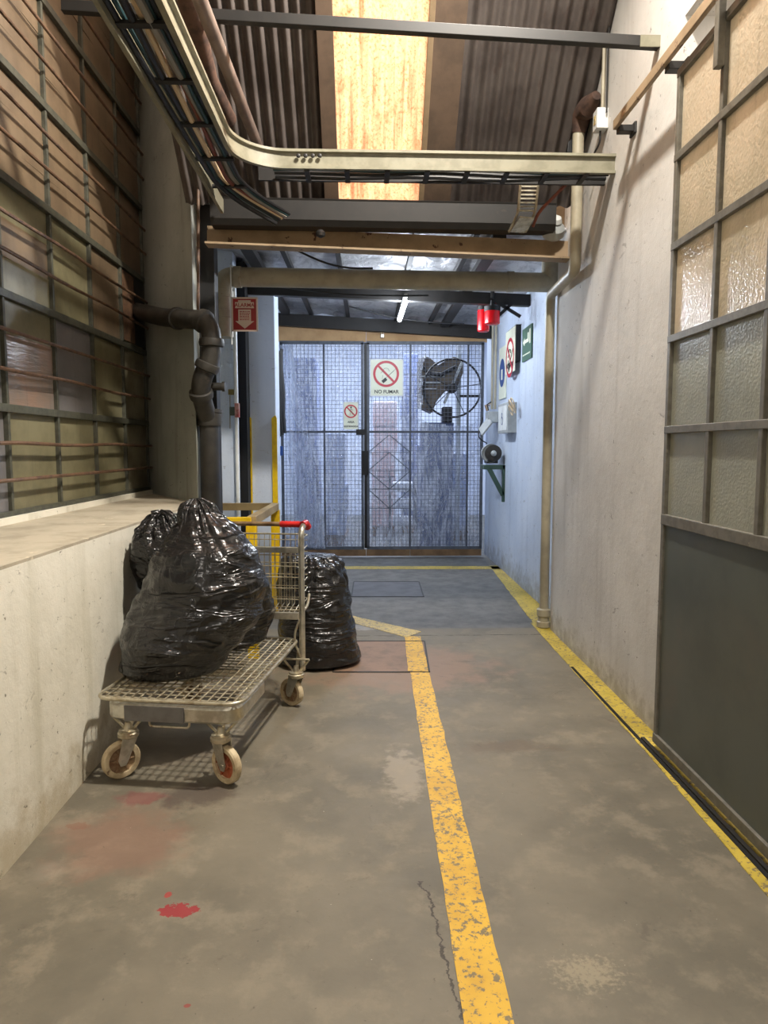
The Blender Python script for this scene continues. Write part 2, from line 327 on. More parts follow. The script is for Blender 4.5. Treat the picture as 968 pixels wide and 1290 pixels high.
def bag_mat():
    t = NT('black_bin_liner')
    def ridge(scale, st, dist, p):
        n = t.noise(scale, 3, 0.5, st, dist=dist); a = t.math('ABSOLUTE', t.math('SUBTRACT', n, 0.5))
        return t.math('POWER', t.math('SUBTRACT', 1.0, t.math('MULTIPLY', a, 2.0), clamp=True), p)
    m_ = t.ramp(t.noise(3.2, 2, 0.5), 0.40, 0.60)
    h = t.math('ADD', t.math('MULTIPLY', ridge(2.0, (1.0, 1.0, 4.6), 0.7, 9.0), 0.62), t.math('MULTIPLY', t.math('MULTIPLY', ridge(5.5, (1.0, 1.0, 3.6), 1.1, 7.0), m_), 0.40))
    h = t.math('ADD', h, t.math('MULTIPLY', ridge(4, (1.6, 1.6, 1.0), 1.4, 12.0), 0.12))
    h = t.math('ADD', h, t.math('MULTIPLY', t.noise(5, 3, 0.5, (1, 1, 2)), 0.9))
    t.bump(h, 0.7, 0.018)
    return t.base(lin((24, 23, 23)), 0.24, 0.0, 0.6)
M_BAG = bag_mat()
def foil_mat():
    t = NT('silver_foil_insulation')
    n = t.noise(7, 6, 0.7, (1, 0.6, 1), dist=1.0); t.bump(n, 0.8, 0.03)
    return t.base(t.mix(t.ramp(n, 0.4, 0.7), lin((206, 206, 208)), lin((150, 150, 154))), 0.4, 0.55)
M_FOIL = foil_mat()
def plastic_mat():
    t = NT('clear_plastic_film')
    n = t.noise(5, 7, 0.7, (1.6, 1, 0.35), dist=1.0); n2 = t.noise(3.0, 6, 0.7, (2.4, 1, 0.4), dist=1.6)
    b = t.n('ShaderNodeBump'); b.inputs['Strength'].default_value = 1.0; b.inputs['Distance'].default_value = 0.05; t.set(b.inputs['Height'], n)
    tp = t.n('ShaderNodeBsdfTransparent'); tp.inputs[0].default_value = (0.93, 0.95, 1, 1)
    tr = t.n('ShaderNodeBsdfTranslucent'); tr.inputs[0].default_value = lin((220, 226, 240)); gl = t.n('ShaderNodeBsdfGlossy'); gl.inputs['Roughness'].default_value = 0.22
    df = t.n('ShaderNodeBsdfDiffuse'); df.inputs[0].default_value = lin((214, 220, 234))
    for s_ in (tr, gl, df): t.t.links.new(b.outputs[0], s_.inputs['Normal'])
    a = t.n('ShaderNodeMixShader'); a.inputs[0].default_value = 0.5; t.t.links.new(tr.outputs[0], a.inputs[1]); t.t.links.new(df.outputs[0], a.inputs[2])
    g = t.n('ShaderNodeMixShader'); g.inputs[0].default_value = 0.22; t.t.links.new(a.outputs[0], g.inputs[1]); t.t.links.new(gl.outputs[0], g.inputs[2])
    n3 = t.noise(3.2, 4, 0.6, (2.2, 1, 0.8), dist=2.5); rg = t.math('POWER', t.math('SUBTRACT', 1.0, t.math('MULTIPLY', t.math('ABSOLUTE', t.math('SUBTRACT', n3, 0.5)), 2.0), clamp=True), 22.0)  # ridge mask paints highlight creases as whiter, more opaque film
    m = t.n('ShaderNodeMixShader'); t.set(m.inputs[0], t.math('ADD', t.math('MULTIPLY_ADD', t.ramp(n2, 0.45, 0.62), 0.34, 0.30), t.math('MULTIPLY', rg, 0.35), clamp=True))
    t.t.links.new(tp.outputs[0], m.inputs[1]); t.t.links.new(g.outputs[0], m.inputs[2]); t.t.links.new(m.outputs[0], t.out.inputs[0])
    return t.m
M_PLASTIC = plastic_mat()
M_WIRE = mat('grey_mesh_wire', (88, 92, 104), rough=0.5)
M_GFRAME = mat('grey_gate_frame', (96, 102, 112), (78, 84, 94), 12, 0.5)
M_CARD = mat('brown_cardboard', (196, 160, 116), (180, 144, 102), 4, 0.85)
M_WOOD = mat('brown_board', (138, 108, 76), (112, 86, 60), 5, 0.7)
M_WHITE = mat('white_enamel', (226, 228, 226), (212, 214, 212), 9, 0.45)
M_GREY = mat('light_grey_enamel', (176, 180, 180), (160, 164, 164), 9, 0.45)
M_SIGN = mat('cream_sign_plate', (232, 234, 212), rough=0.45)
M_SRED = mat('sign_red', (196, 30, 54), rough=0.45)
M_SDRED = mat('alarm_sign_red', (150, 16, 26), (136, 14, 22), 10, 0.4)
M_SPINK = mat('alarm_sign_cream', (206, 186, 172), rough=0.5)
M_SBLK = mat('sign_black', (30, 34, 34), rough=0.5)
M_SBLUE = mat('sign_blue', (26, 70, 140), rough=0.5)
M_SGRN = mat('sign_green', (70, 104, 86), rough=0.5)
M_GRN = mat('dark_green_bracket', (58, 82, 70), rough=0.5)
M_LENS = mat('red_beacon_lens', (226, 16, 28), rough=0.25)
M_BLUEWRAP = [mat('blue_wrap', (74, 90, 138), (112, 126, 168), 3, 0.4), mat('pale_blue_wrap', (160, 174, 206), (192, 200, 222), 3, 0.4), mat('white_wrap', (224, 226, 232), (196, 202, 216), 3, 0.4), mat('pink_wrap', (214, 176, 170), (226, 200, 196), 3, 0.4)]
# ------------------------------------------------------------------ structure
XL, XR, XB, XW = -1.24, 1.46, 1.60, -1.92
YC = 5.12                                          # left corner of the low wall
def slab(name, a, b, m, bevel=0.0): return struct(MB().span(a, b).build(name, m, bevel=bevel))
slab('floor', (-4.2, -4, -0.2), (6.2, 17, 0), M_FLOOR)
SZ = 1.05
# left: low wall with its deep ledge, splayed reveal, upper wall
m = MB()
m.poly([(XL, -4, 0), (XL, YC, 0), (XL-0.30, 5.62, 0), (XW, 6.2, 0), (-2.3, 6.2, 0), (-2.3, -4, 0)], (0, 0, SZ-0.012))
struct(m.build('wall_left', M_LEFT), 'low cream plastered wall carrying the ledge under the barred window')
m = MB(); m.poly([(XL, -4, SZ-0.012), (XL, YC, SZ-0.012), (XL-0.30, 5.62, SZ-0.012), (XW, 6.2, SZ-0.012), (-2.3, 6.2, SZ-0.012), (-2.3, -4, SZ-0.012)], (0, 0, 0.012))
struct(m.build('trim_1', M_SILL), 'deep dusty ledge under the barred window')
m = MB(); m.poly([(XL, YC, SZ), (XL-0.02, YC+0.30, SZ), (-2.3, 6.8, SZ), (-2.3, 6.2, SZ), (XW, 6.2, SZ)], (0, 0, 5.0))
struct(m.build('wall_reveal', M_REVEAL), 'grey green splayed pier at the end of the barred window')
slab('wall_left_upper', (-2.3, -4, 4.72), (XW+0.16, 6.25, 6.2), M_REVEAL)
slab('wall_left_near', (-2.3, -4, SZ), (XW-0.05, 1.9, 4.72), M_REVEAL)
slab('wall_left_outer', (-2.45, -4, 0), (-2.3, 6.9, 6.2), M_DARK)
m = MB().span((XW, 1.9, SZ), (XW+0.05, 6.2, SZ+0.035)); struct(m.build('trim_2', M_LEFT), 'pale plaster bead along the window foot')
# right
m = MB().span((XR, 3.36, 0), (XR+0.22, 5.45, 6.2)).span((XR, 0.9, 3.42), (XR+0.22, 3.36, 6.2)).span((XR, -4, 0), (XR+0.22, 0.9, 6.2))
struct(m.build('wall_right', M_RIGHT), 'grey white plaster wall beside the sliding door')
slab('wall_right_far', (XB, 5.38, 0), (XB+0.2, 9.45, 3.6), M_BLUE)
slab('wall_back', (-2.45, -4.2, 0), (6.2, -4, 6.2), M_RIGHT)
# far left
slab('wall_left_far', (-2.2, 6.62, 0), (-1.235, 6.8, 3.5), M_BLUE)
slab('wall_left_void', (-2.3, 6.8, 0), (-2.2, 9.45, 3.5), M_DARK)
m = MB().span((-1.185, 7.0, 0), (-0.905, 7.3, 3.25)); struct(m.build('wall_column', M_BLUE, bevel=0.008), 'pale blue painted column with yellow corner guards')
slab('slot_darkness', (-1.24, 6.82, 0), (-1.16, 7.02, 3.2), M_DARK)  # dark strip added where the slot beside the column is only shade
slab('wall_left_end', (-1.3, 7.3, 0), (-1.17, 9.3, 3.5), M_BLUE)
# side room seen as a glow through the sliding door
slab('wall_side_room_rear', (1.68, 5.2, 0), (6.2, 5.4, 4.6), M_RIGHT); slab('wall_side_room_near', (1.68, -0.6, 0), (6.2, -0.4, 4.6), M_RIGHT)
slab('wall_side_room_outer', (6.0, -0.4, 0), (6.2, 5.2, 4.6), M_RIGHT); slab('ceiling_side_room', (1.68, -0.6, 4.6), (6.2, 5.4, 4.7), M_RIGHT)
# store room beyond the gate
slab('wall_store_left', (-3.2, 9.45, 0), (-3.0, 15.2, 4.3), M_BLUE); slab('wall_store_right', (4.0, 9.45, 0), (4.2, 15.2, 4.3), M_BLUE)
slab('wall_store_end', (-3.2, 15.0, 0), (4.2, 15.2, 4.3), mat('pale_store_wall', (176, 184, 204), (196, 202, 216), 0.8, 0.7)); slab('ceiling_store', (-3.2, 9.25, 4.2), (4.2, 15.2, 4.3), M_WHITE)
m = MB().span((-3.2, 9.32, 0), (-1.17, 9.45, 4.3)).span((1.6, 9.32, 0), (4.2, 9.45, 4.3)).span((-1.17, 9.32, 3.0), (1.6, 9.45, 4.3))
struct(m.build('wall_gate', M_BLUE))
# corrugated roof slope
RS = 1.0; RY0, RZ0 = 5.14, P(480, 259, 5.14).z; RY1 = 2.5; RZ1 = RZ0 + (RY0-RY1)*RS
def corr(name, x0, x1, m, amp=0.017, per=0.076, off=0.0, ya=RY0, yb=RY1):
    nn = int((x1-x0)/per*10); b = MB(); up = Vector((0, 1, 1)).normalized(); vs = []
    for i in range(nn+1):
        x = x0+(x1-x0)*i/nn; d = amp*math.sin(2*PI*x/per)+off
        for y in (ya, yb): vs.append(Vector((x, y, RZ0+(RY0-y)*RS)) + up*d)
    b.add(vs, [(2*i, 2*i+1, 2*i+3, 2*i+2) for i in range(nn)])
    return struct(b.build(name, m, smooth=True, angle=2.0))
sx0 = P(425, 256, RY0).x; sx1 = P(528, 256, RY0).x
corr('ceiling', -1.28, sx0+0.01, M_CORR)['label'] = 'brown corrugated roof sheets left of the skylight'
corr('ceiling_right', sx1-0.01, XR+0.1, M_CORR, per=0.085)['label'] = 'brown corrugated roof sheets right of the skylight'
s = corr('window_2', sx0-0.02, sx1+0.02, M_SKY, amp=0.012, off=-0.022); s['label'] = 'glowing translucent skylight strip in the corrugated roof'
sol = s.modifiers.new('solid', 'SOLIDIFY'); sol.thickness = 0.002
up = Vector((0, 1, 1)).normalized()
def slope_bar(xa, w, name, m, off=-0.035, th=0.02, y1=RY0, y0=RY1, label=None):
    a = Vector((xa, y1, RZ0+(RY0-y1)*RS))+up*off; b = Vector((xa, y0, RZ0+(RY0-y0)*RS))+up*off
    return struct(MB().bar(a, b, w, th, up).build(name, m, bevel=0.003), label)
slope_bar(sx0-0.035, 0.10, 'trim_4', M_STRIP, label='flat brown strip along the left edge of the skylight')
slope_bar(sx1+0.115, 0.20, 'trim_5', M_STRIP, label='wide brown strip along the right edge of the skylight')
slope_bar(sx1+0.01, 0.035, 'trim_6', M_BEAM, off=-0.045)
slab('ceiling_high', (-2.4, -4.1, RZ1-0.0), (XR+0.25, RY1+0.02, RZ1+0.1), M_CORR)
m = MB().span((-2.4, RY1, RZ1), (XR+0.25, RY1+0.05, RZ1+0.1))
# side walls above low ones already reach 6.2; low foil ceiling
def zc(x): return 3.21 - 0.075*(x+1.2)
m = MB(); nx, ny = 90, 110; x0, x1, y0, y1 = -2.2, XB+0.02, 5.24, 9.4; vs = []
for i in range(nx+1):
    for j in range(ny+1):
        x = x0+(x1-x0)*i/nx; y = y0+(y1-y0)*j/ny
        sag = -0.035*abs(math.sin((x+1.2)*PI/0.62))*abs(math.sin(y*PI/1.1)) + 0.016*noise.noise(Vector((x*6, y*5, 0)))
        vs.append((x, y, zc(x)+0.03+sag))
m.add(vs, [(i*(ny+1)+j, (i+1)*(ny+1)+j, (i+1)*(ny+1)+j+1, i*(ny+1)+j+1) for i in range(nx) for j in range(ny) if vs[(i+1)*(ny+1)+j][0] > -1.25 or vs[i*(ny+1)+j][1] > 5.44+(-1.26-vs[i*(ny+1)+j][0])*1.327])
o = struct(m.build('ceiling_low', M_FOIL, smooth=True, angle=3), 'silver foil insulation under the low roof'); md = o.modifiers.new('solid', 'SOLIDIFY'); md.thickness = 0.03; md.offset = 1
for k, px in enumerate((352, 425, 519, 585)):
    xx = P(px, 330, 6.0).x
    tag(MB().bar((xx, 5.3, zc(xx)-0.02), (xx*0.98, 9.3, zc(xx)-0.02), 0.045, 0.05).build('roof_batten', M_STEEL, bevel=0.003),
        ['thin dark batten under the foil, nearest the left wall', 'thin dark batten under the foil, above the left leaf of the gate', 'thin dark batten under the foil beside the lit tube', 'thin dark batten under the foil, nearest the right wall'][k], 'batten', 'battens under the foil ceiling')
# ------------------------------------------------------------------ floor markings
def strip(name, quad, m, label, th=0.003, sub=24):
    a, b, c, d = [Vector((q.x, q.y, 0)) for q in quad]; bm = MB(); vs = []
    for i in range(sub+1):
        t = i/sub; p = a.lerp(d, t); q = b.lerp(c, t); w_ = (q-p)
        p = p + w_*0.05*noise.noise(p*9); q = q + w_*0.05*noise.noise(q*9+Vector((5, 0, 0)))
        vs += [p+Vector((0, 0, th)), q+Vector((0, 0, th)), p-Vector((0, 0, 0.01)), q-Vector((0, 0, 0.01))]
    fs = []
    for i in range(sub):
        o_ = 4*i; fs += [(o_, o_+1, o_+5, o_+4), (o_+2, o_+6, o_+7, o_+3), (o_, o_+4, o_+6, o_+2), (o_+1, o_+3, o_+7, o_+5)]
    fs += [(0, 2, 3, 1), (4*sub, 4*sub+1, 4*sub+3, 4*sub+2)]
    return struct(bm.add(vs, fs).build(name, m), label)
def ext(p, q, k): return p+(q-p)*k
aL, aR, bL, bR = PZ(510, 802), PZ(530, 802), PZ(585, 1289), PZ(648, 1289)
strip('trim_7', (aL, aR, ext(aR, bR, 1.5), ext(aL, bL, 1.5)), M_YEL, 'worn yellow line running down the middle of the floor', sub=60)
strip('trim_8', (PZ(410, 768), PZ(412, 776), PZ(512, 803), PZ(531, 796)), M_YEL3, 'faded yellow line angling left behind the floor bag')
strip('trim_9', (PZ(360, 713.5), PZ(360, 717), PZ(640, 717), PZ(640, 713.5)), M_YEL2, 'thin yellow line across the floor in front of the gate')
e0, e1, e2, e3 = PZ(617, 713), PZ(672, 785), PZ(825, 960), PZ(953, 1113)
strip('trim_10', (e0, Vector((XB, e0.y, 0)), Vector((XB, e1.y-0.15, 0)), e1), M_YEL2, 'yellow band along the foot of the blue wall')
strip('trim_11', (e1+Vector((-0.02, 0, 0)), Vector((XR+0.05, e1.y, 0)), Vector((XR+0.02, e2.y, 0)), e2), M_YEL2, 'yellow band along the foot of the grey wall')
strip('trim_12', (e2, Vector((1.43, e2.y, 0)), Vector((1.43, 0.6, 0)), ext(e2, e3, 2.4)), M_YEL2, 'yellow band along the foot of the sliding door')
# sunken door track
g0 = PZ(722, 841); g1 = PZ(944, 1082)
m = MB().bar(Vector((1.352, g0.y, 0.004)), Vector((1.352, 0.6, 0.004)), 0.016, 0.006); struct(m.build('trim_13', M_DARK), 'dark slot of the sliding door track in the floor')
m = MB().bar(Vector((1.372, 3.34, 0.006)), Vector((1.372, 0.6, 0.006)), 0.018, 0.012); struct(m.build('trim_14', M_STEEL))
# hatches in the floor
def hatch(pts, label, m, fr):
    q = [PZ(*p) for p in pts]; t = thing('floor_hatch', label, 'hatch', (q[0]+q[2])/2)
    MB().poly([Vector((p.x, p.y, 0.0)) for p in q], (0, 0, 0.0025)).build('hatch_plate', m, t)
    b = MB()
    for i in range(4): b.bar(q[i]+Vector((0, 0, 0.002)), q[(i+1) % 4]+Vector((0, 0, 0.002)), 0.012, 0.006)
    b.build('hatch_rim', fr, t)
hatch([(443, 752), (534, 752), (528, 733), (446, 733)], 'flat grey floor hatch in front of the gate', mat('hatch_concrete', (102, 101, 104), (88, 87, 90), 6, 0.6), M_STEEL)
hatch([(420, 847), (541, 847), (535, 808), (424, 808)], 'brown floor hatch crossed by the yellow line', mat('hatch_brown', (134, 108, 88), (112, 92, 76), 6, 0.6), M_STEEL)
q = [PZ(*p) for p in ((514, 846), (541, 846), (531, 809), (511, 809))]
strip('trim_15', (q[3], q[2]+Vector((-0.03, 0, 0)), q[1]+Vector((-0.03, 0, 0)), q[0]), M_YEL, 'yellow paint over the floor hatch', th=0.005)
# ------------------------------------------------------------------ left window
wroot = bpy.data.objects.new('window_1', None); C.objects.link(wroot); wroot.location = (XW, 4.0, SZ); struct(wroot, 'tall grid window of dirty panes in the left wall')
YM = [6.2-0.02] + [5.62-0.607*k for k in range(0, 7)]; ZR = [1.09, 1.66, 2.26, 2.87, 3.47, 4.08, 4.69]
b = MB()
for y in YM: b.span((XW-0.03, y-0.012, SZ+0.02), (XW+0.012, y+0.012, 4.72))
for k, z in enumerate(ZR): b.span((XW-0.03, YM[-1], z-0.022), (XW+0.02, YM[0], z+0.022))
b.build('window_frame', M_FRAME_L, wroot, bevel=0.003)
b = MB(); rnd = random.Random(3)
for i in range(len(YM)-1):
    for j in range(len(ZR)-1):
        for h in range(3):
            za = ZR[j]+(ZR[j+1]-ZR[j])*h/3; zb = ZR[j]+(ZR[j+1]-ZR[j])*(h+1)/3
            mi = 0 if j < 2 else (1 if j > 2 else rnd.choice((0, 1)))
            if i == 3 and j == 1 and h < 2: mi = 3
            if i == 2 and j == 1: mi = 2
            if i >= 4 and j <= 1: mi = 2
            if i == 0 and j < 2: mi = 4
            b.cur = mi; tl = rnd.uniform(-0.004, 0.004)
            y0_, y1_ = YM[i+1], YM[i]; x_ = XW-0.012
            b.add([(x_+tl, y0_, za), (x_-tl, y1_, za), (x_-tl, y1_, zb), (x_+tl, y0_, zb), (x_-0.006+tl, y0_, za), (x_-0.006-tl, y1_, za), (x_-0.006-tl, y1_, zb), (x_-0.006+tl, y0_, zb)],
                  [(0, 1, 2, 3), (7, 6, 5, 4), (0, 4, 5, 1), (3, 2, 6, 7), (0, 3, 7, 4), (1, 5, 6, 2)])
b.build('window_panes', M_PANE_L, wroot)
g = thing('window_grille', 'rusty brown rod grille in front of the tall left window', 'grille', (XW+0.05, 4.0, SZ))
for j in range(len(ZR)-1):
    for h in (1, 2):
        z = ZR[j]+(ZR[j+1]-ZR[j])*h/3; w_ = 0.006*((j*2+h) % 3-1)
        pts = [(XW+0.055, YM[-1]+(6.17-YM[-1])*i/14, z+w_*math.sin(i*1.3)) for i in range(15)]
        MB().tube(pts, 0.0105, 8).build('grille_rod', M_ROD, g, smooth=True)
for y in []:
    for (za, zb) in ((SZ+0.03, 4.7),):
        MB().bar((XW+0.035, y+0.01, za), (XW+0.035, y+0.01, zb), 0.008, 0.022, (0, 1, 0)).build('grille_upright', M_ROD, g)
# brown board and hole where the drain pipe leaves the window
MB().span((XW-0.002, 5.66, 2.3), (XW+0.006, 5.92, 2.84)).build('rust_board', M_ROD, wroot)
MB().span((XW-0.002, 5.92, 2.3), (XW+0.008, 6.17, 2.84)).build('hole_dark_patch', M_BLACK, wroot)  # flat black sheet painting the darkness of the pipe hole
# ------------------------------------------------------------------ sliding door on the right
droot = bpy.data.objects.new('door_1', None); C.objects.link(droot); droot.location = (1.39, 2.2, 0); struct(droot, 'grey steel sliding door with a glazed grid over a flat dark panel')
dx = 1.385; yR = PX(823, 930, dx).y; yE = 0.55
zr = [PX(853, 660, dx).z, PX(848, 541, dx).z, PX(850, 425, dx).z, PX(855, 306, dx).z, PX(862, 189, dx).z, PX(867, 78, dx).z]
zr[0] = PX(838, 655, dx).z
ym = [yR]
for px in (891, 958): ym.append(PX(px, 545, dx).y)
st = ym[1]-ym[2]
while ym[-1]-st > yE+0.1: ym.append(ym[-1]-st)
ym.append(yE)
b = MB(); 
for k, y in enumerate(ym): b.span((dx, y-0.014 if k else y-0.03, zr[0] if 0 < k < len(ym)-1 else 0.03), (dx+0.035, y+0.014 if k else y, zr[-1]))
for k, z in enumerate(zr): b.span((dx-0.002, yE, z-0.017 if k else z-0.025), (dx+0.036, yR, z+0.017 if k else z+0.025))
b.span((dx-0.004, yE, 0.03), (dx+0.035, yR, 0.075))
b.build('door_frame', M_DFRAME, droot, bevel=0.003)
MB().span((dx+0.010, yE, 0.06), (dx+0.016, yR-0.01, zr[0]-0.01)).build('door_panel', M_DOOR, droot)
b = MB(); rnd = random.Random(5)
for i in range(len(ym)-1):
    for j in range(len(zr)-1):
        b.cur = 0 if j >= 2 else 1
        b.span((dx+0.018, ym[i+1], zr[j]), (dx+0.023, ym[i], zr[j+1]))
b.build('door_panes', M_PANE_R, droot)
kx = PX(920, 68, dx-0.02)
MB().span((dx-0.03, ym[1]-0.018, kx.z), (dx, ym[1]+0.018, zr[-1]+0.5)).build('hanger_plate', M_DFRAME, droot, bevel=0.003)
# sliding rail over the door with its brackets
xr = 1.39; a = PX(775, 158, xr-0.03); zrail = a.z
r = thing('door_rail', 'long tan steel rail on the right wall above the sliding door', 'rail', (xr, a.y, zrail))
MB().bar((xr-0.03, a.y, zrail), (xr-0.03, 0.7, zrail), 0.022, 0.05).build('rail_bar', M_BEAM, r, bevel=0.003)
for px in (715+62, 838):
    q = PX(px, 0, xr-0.03); yq = q.y
    yq = {777: a.y-0.02, 838: PX(838, 76, xr-0.03).y}[px]
    bb = MB().bar((xr-0.02, yq, zrail-0.03), (XR+0.01, yq, zrail-0.03), 0.05, 0.035); bb.span((XR-0.012, yq-0.04, zrail-0.06), (XR+0.005, yq+0.04, zrail)); bb.build('bracket', M_STEEL, r, bevel=0.003)
bb = MB().bar((xr-0.02, 1.9, zrail-0.03), (XR+0.01, 1.9, zrail-0.03), 0.05, 0.035).build('bracket', M_STEEL, r)
# ------------------------------------------------------------------ high beams, trays, pipes
q0 = P(228, 18, 3.66); q1 = P(812, 55, 3.66)
t = thing('cross_beam', 'thin dark angle steel beam crossing high under the skylight', 'beam', q0)
MB().bar(q0+(q0-q1)*0.25, Vector((XR+0.005, q1.y, q1.z)), 0.04, 0.052).build('beam_bar', M_STEEL, t, bevel=0.003)
MB().bar(Vector((XR-0.10, q1.y-0.024, q1.z)), Vector((XR, q1.y-0.024, q1.z)), 0.006, 0.055).build('end_plate', M_TRAY, t)
# cable tray with a bend
tz = P(600, 203, 4.24).z; tl = -0.755; yb = 4.24
t = thing('cable_tray', 'beige channel cable tray bending from the left wall across the corridor', 'cable tray', (tl, yb, tz))
prof = [(-0.012, -0.055), (0.014, -0.055), (0.014, -0.040), (-0.004, -0.036), (-0.004, 0.036), (0.014, 0.040), (0.014, 0.055), (-0.012, 0.055)]
prof = [(-a_, b_) for a_, b_ in prof]
path = [Vector((tl, 0.2+i*0.4, tz)) for i in range(9)] + arc((tl+0.30, yb-0.30, tz), (-1, 0, 0), (0, 1, 0), 0.30, 0, PI/2, 12) + [Vector((0.3, yb, tz-0.002)), Vector((XR+0.004, yb, tz-0.01))]
MB().sweep(path, [(-s_, u_) for s_, u_ in prof]).build('front_rail', M_TRAY, t, smooth=True, angle=0.5)
path2 = [Vector((tl+0.10, yb+0.18, tz-0.01)), Vector((XR, yb+0.18, tz-0.02))]
MB().bar(path2[0], path2[1], 0.02, 0.09).build('back_rail', M_STEEL, t)
MB().bar(Vector((tl-0.22, 0.2, tz)), Vector((tl-0.22, 4.9, tz-0.05)), 0.02, 0.09).build('side_rail', M_TRAY, t)
for k in range(8):
    x = -0.35+k*0.235; MB().bar((x, yb, tz-0.06), (x, yb+0.18, tz-0.06), 0.03, 0.012).build('rung', M_STEEL, t)
for k in range(9):
    y = 1.2+k*0.42; MB().bar((tl-0.22, y, tz-0.04), (tl+0.005, y, tz-0.04), 0.035, 0.014).build('rung', M_STEEL, t)
# splice holes: four bolts near the bend
for k in range(4):
    q = P(376+9.0*k, 196, yb-0.014); MB().lathe([(0.012, 0), (0.012, 0.006), (0.005, 0.009)], q+Vector((0, 0.004, -0.0)), (0, -1, 0), 12).build('splice_bolt', M_STEEL, t)
cl = ['black cable lying in the tray nearest the corridor', 'teal cable beside the black ones in the left tray', 'grey cable in the middle of the left tray', 'red brown cable in the left tray', 'cream cable at the outer side of the left tray', 'second black cable in the left tray', 'thick teal cable against the wall side rail', 'thin black cable slung under the left tray']
for k in range(8):
    x = tl-0.03-0.023*k; z0 = tz-0.02 - (0.02 if k == 7 else 0)
    pts = [Vector((x+0.012*math.sin(i*0.7+k), 0.3+i*0.42, z0+0.012*math.sin(i*1.1+2*k))) for i in range(11)]
    pts += [Vector((x+0.10, 4.72, z0-0.03)), Vector((x+0.26+0.01*k, 4.92, z0-0.07-0.006*k))]
    ci = (0, 1, 2, 3, 4, 0, 1, 0)[k]
    tag(MB().tube(rounded(pts, 0.1, 4), 0.011+0.003*(k % 3), 8).build('cable', M_CABLE[ci], smooth=True), cl[k], 'cable', 'cables in the left tray')
for k in range(3):
    pts = [Vector((-0.55+i*0.2, yb+0.05+0.045*k+0.01*math.sin(i+k), tz-0.035-0.006*k+0.008*math.sin(i*1.3+k))) for i in range(11)]
    tag(MB().tube(pts, 0.013, 8).build('cable', M_CABLE[0] if k else M_CABLE[1], smooth=True), ['dark cable at the front of the crossing tray', 'black cable in the middle of the crossing tray', 'black cable at the back of the crossing tray'][k], 'cable', 'cables in the crossing tray')
# cream strips beyond the tray (flat trunking) and conduits
pts = [P(176, 0, 2.9), P(200, 72, 3.4)]
dirv = Vector((-0.985, 0, 3.30))
tag(MB().tube([P(250, 165, 5.06), P(250, 400, 5.06)], 0.011, 8).build('wall_conduit', M_ROD, smooth=True), 'thin brown conduit down the edge of the splayed pier', 'conduit')
tag(MB().bar((-1.02, 0.5, 3.26), (-1.02, 4.9, 3.20), 0.05, 0.03).build('trunking', M_TRAY, bevel=0.004), 'flat cream trunking strip on the wall side of the cable tray', 'trunking')
c0 = P(252, 0, 3.3); c1 = P(322, 176, 4.75)
tag(MB().tube([c0+(c0-c1)*1.5, c1, c1+Vector((0.03, 0.25, -0.12))], 0.034, 14).build('conduit_pipe', mat('grey_brown_conduit', (122, 108, 100), (104, 90, 84), 6, 0.45), smooth=True), 'smooth grey brown conduit running above the cable tray', 'pipe')
c0 = P(228, -40, 3.4); c1 = P(262, 100, 4.1)
tag(MB().tube([c0+(c0-c1)*0.8, c0, c1, Vector((c1.x+0.03, 4.5, 3.45))], 0.055, 12).build('wrapped_pipe', M_RUST, smooth=True), 'rag wrapped rusty pipe behind the smooth conduit', 'pipe')
# column and drain pipe at the left corner
cx = P(263, 420, 5.42).x
t = tag(MB().span((cx-0.065, 5.36, 0), (cx+0.065, 5.49, P(263, 195, 5.4).z)).span((cx-0.085, 5.345, 0), (cx-0.066, 5.50, 3.8)).build('steel_column', M_BLACK, bevel=0.004), 'black steel column at the end of the ledge behind the drain pipe', 'column')
dp = thing('drain_pipe', 'dark cast iron drain pipe with a twisting trap beside the ledge', 'pipe', P(265, 640, 5.2)*Vector((1, 1, 0)) if False else Vector((P(265, 640, 5.2).x, 5.2, 0)))
bx = P(265, 600, 5.2).x; hz = P(265, 533, 5.2).z
MB().lathe([(0.070, 0), (0.070, hz-0.02), (0.086, hz-0.02), (0.090, hz), (0.090, hz+0.07), (0.097, hz+0.075), (0.097, hz+0.10), (0.06, hz+0.10)], (bx, 5.2, 0), n=28).build('stack_pipe', M_IRON, dp, smooth=True)
cp = [P(176, 384, 5.62), P(205, 400, 5.42), P(236, 402, 5.24), P(260, 415, 5.16), P(266, 446, 5.12), P(252, 476, 5.10), P(256, 502, 5.12), P(266, 530, 5.2)]
cp[0] = Vector((XW, 6.0, P(186, 392, 6.0).z)); cp[1] = P(206, 400, 5.46)
pp = rounded([cp[0], cp[1], P(234, 402, 5.10), P(265, 404, 4.98), P(268, 448, 4.98), P(250, 486, 5.0), Vector((bx, 5.2, hz))], 0.13, 8)
MB().tube(pp, 0.068, 20).build('trap_bend', M_IRON, dp, smooth=True)
cum = [0]
for u, v in zip(pp, pp[1:]): cum.append(cum[-1]+(v-u).length)
for fr_, rr in ((0.46, 0.078), (0.615, 0.082), (0.70, 0.084), (0.78, 0.084), (0.88, 0.082)):
    k = next(i_ for i_, c_ in enumerate(cum) if c_ >= fr_*cum[-1]); tt = (pp[min(k+1, len(pp)-1)]-pp[k-1]).normalized()
    k_ = (fr_*cum[-1]-cum[k-1])/(cum[k]-cum[k-1]); q = pp[k-1].lerp(pp[k], k_)
    MB().lathe([(rr-0.012, -0.030), (rr, -0.024), (rr+0.004, 0.0), (rr, 0.024), (rr-0.012, 0.030)], q, tt, 24).build('pipe_collar', M_IRON, dp, smooth=True)
q = P(275, 487, 5.1); MB().lathe([(0.028, -0.05), (0.028, 0.03), (0.036, 0.03), (0.036, 0.05)], q, (1, 0, 0), 16).build('inspection_plug', M_IRON, dp, smooth=True)
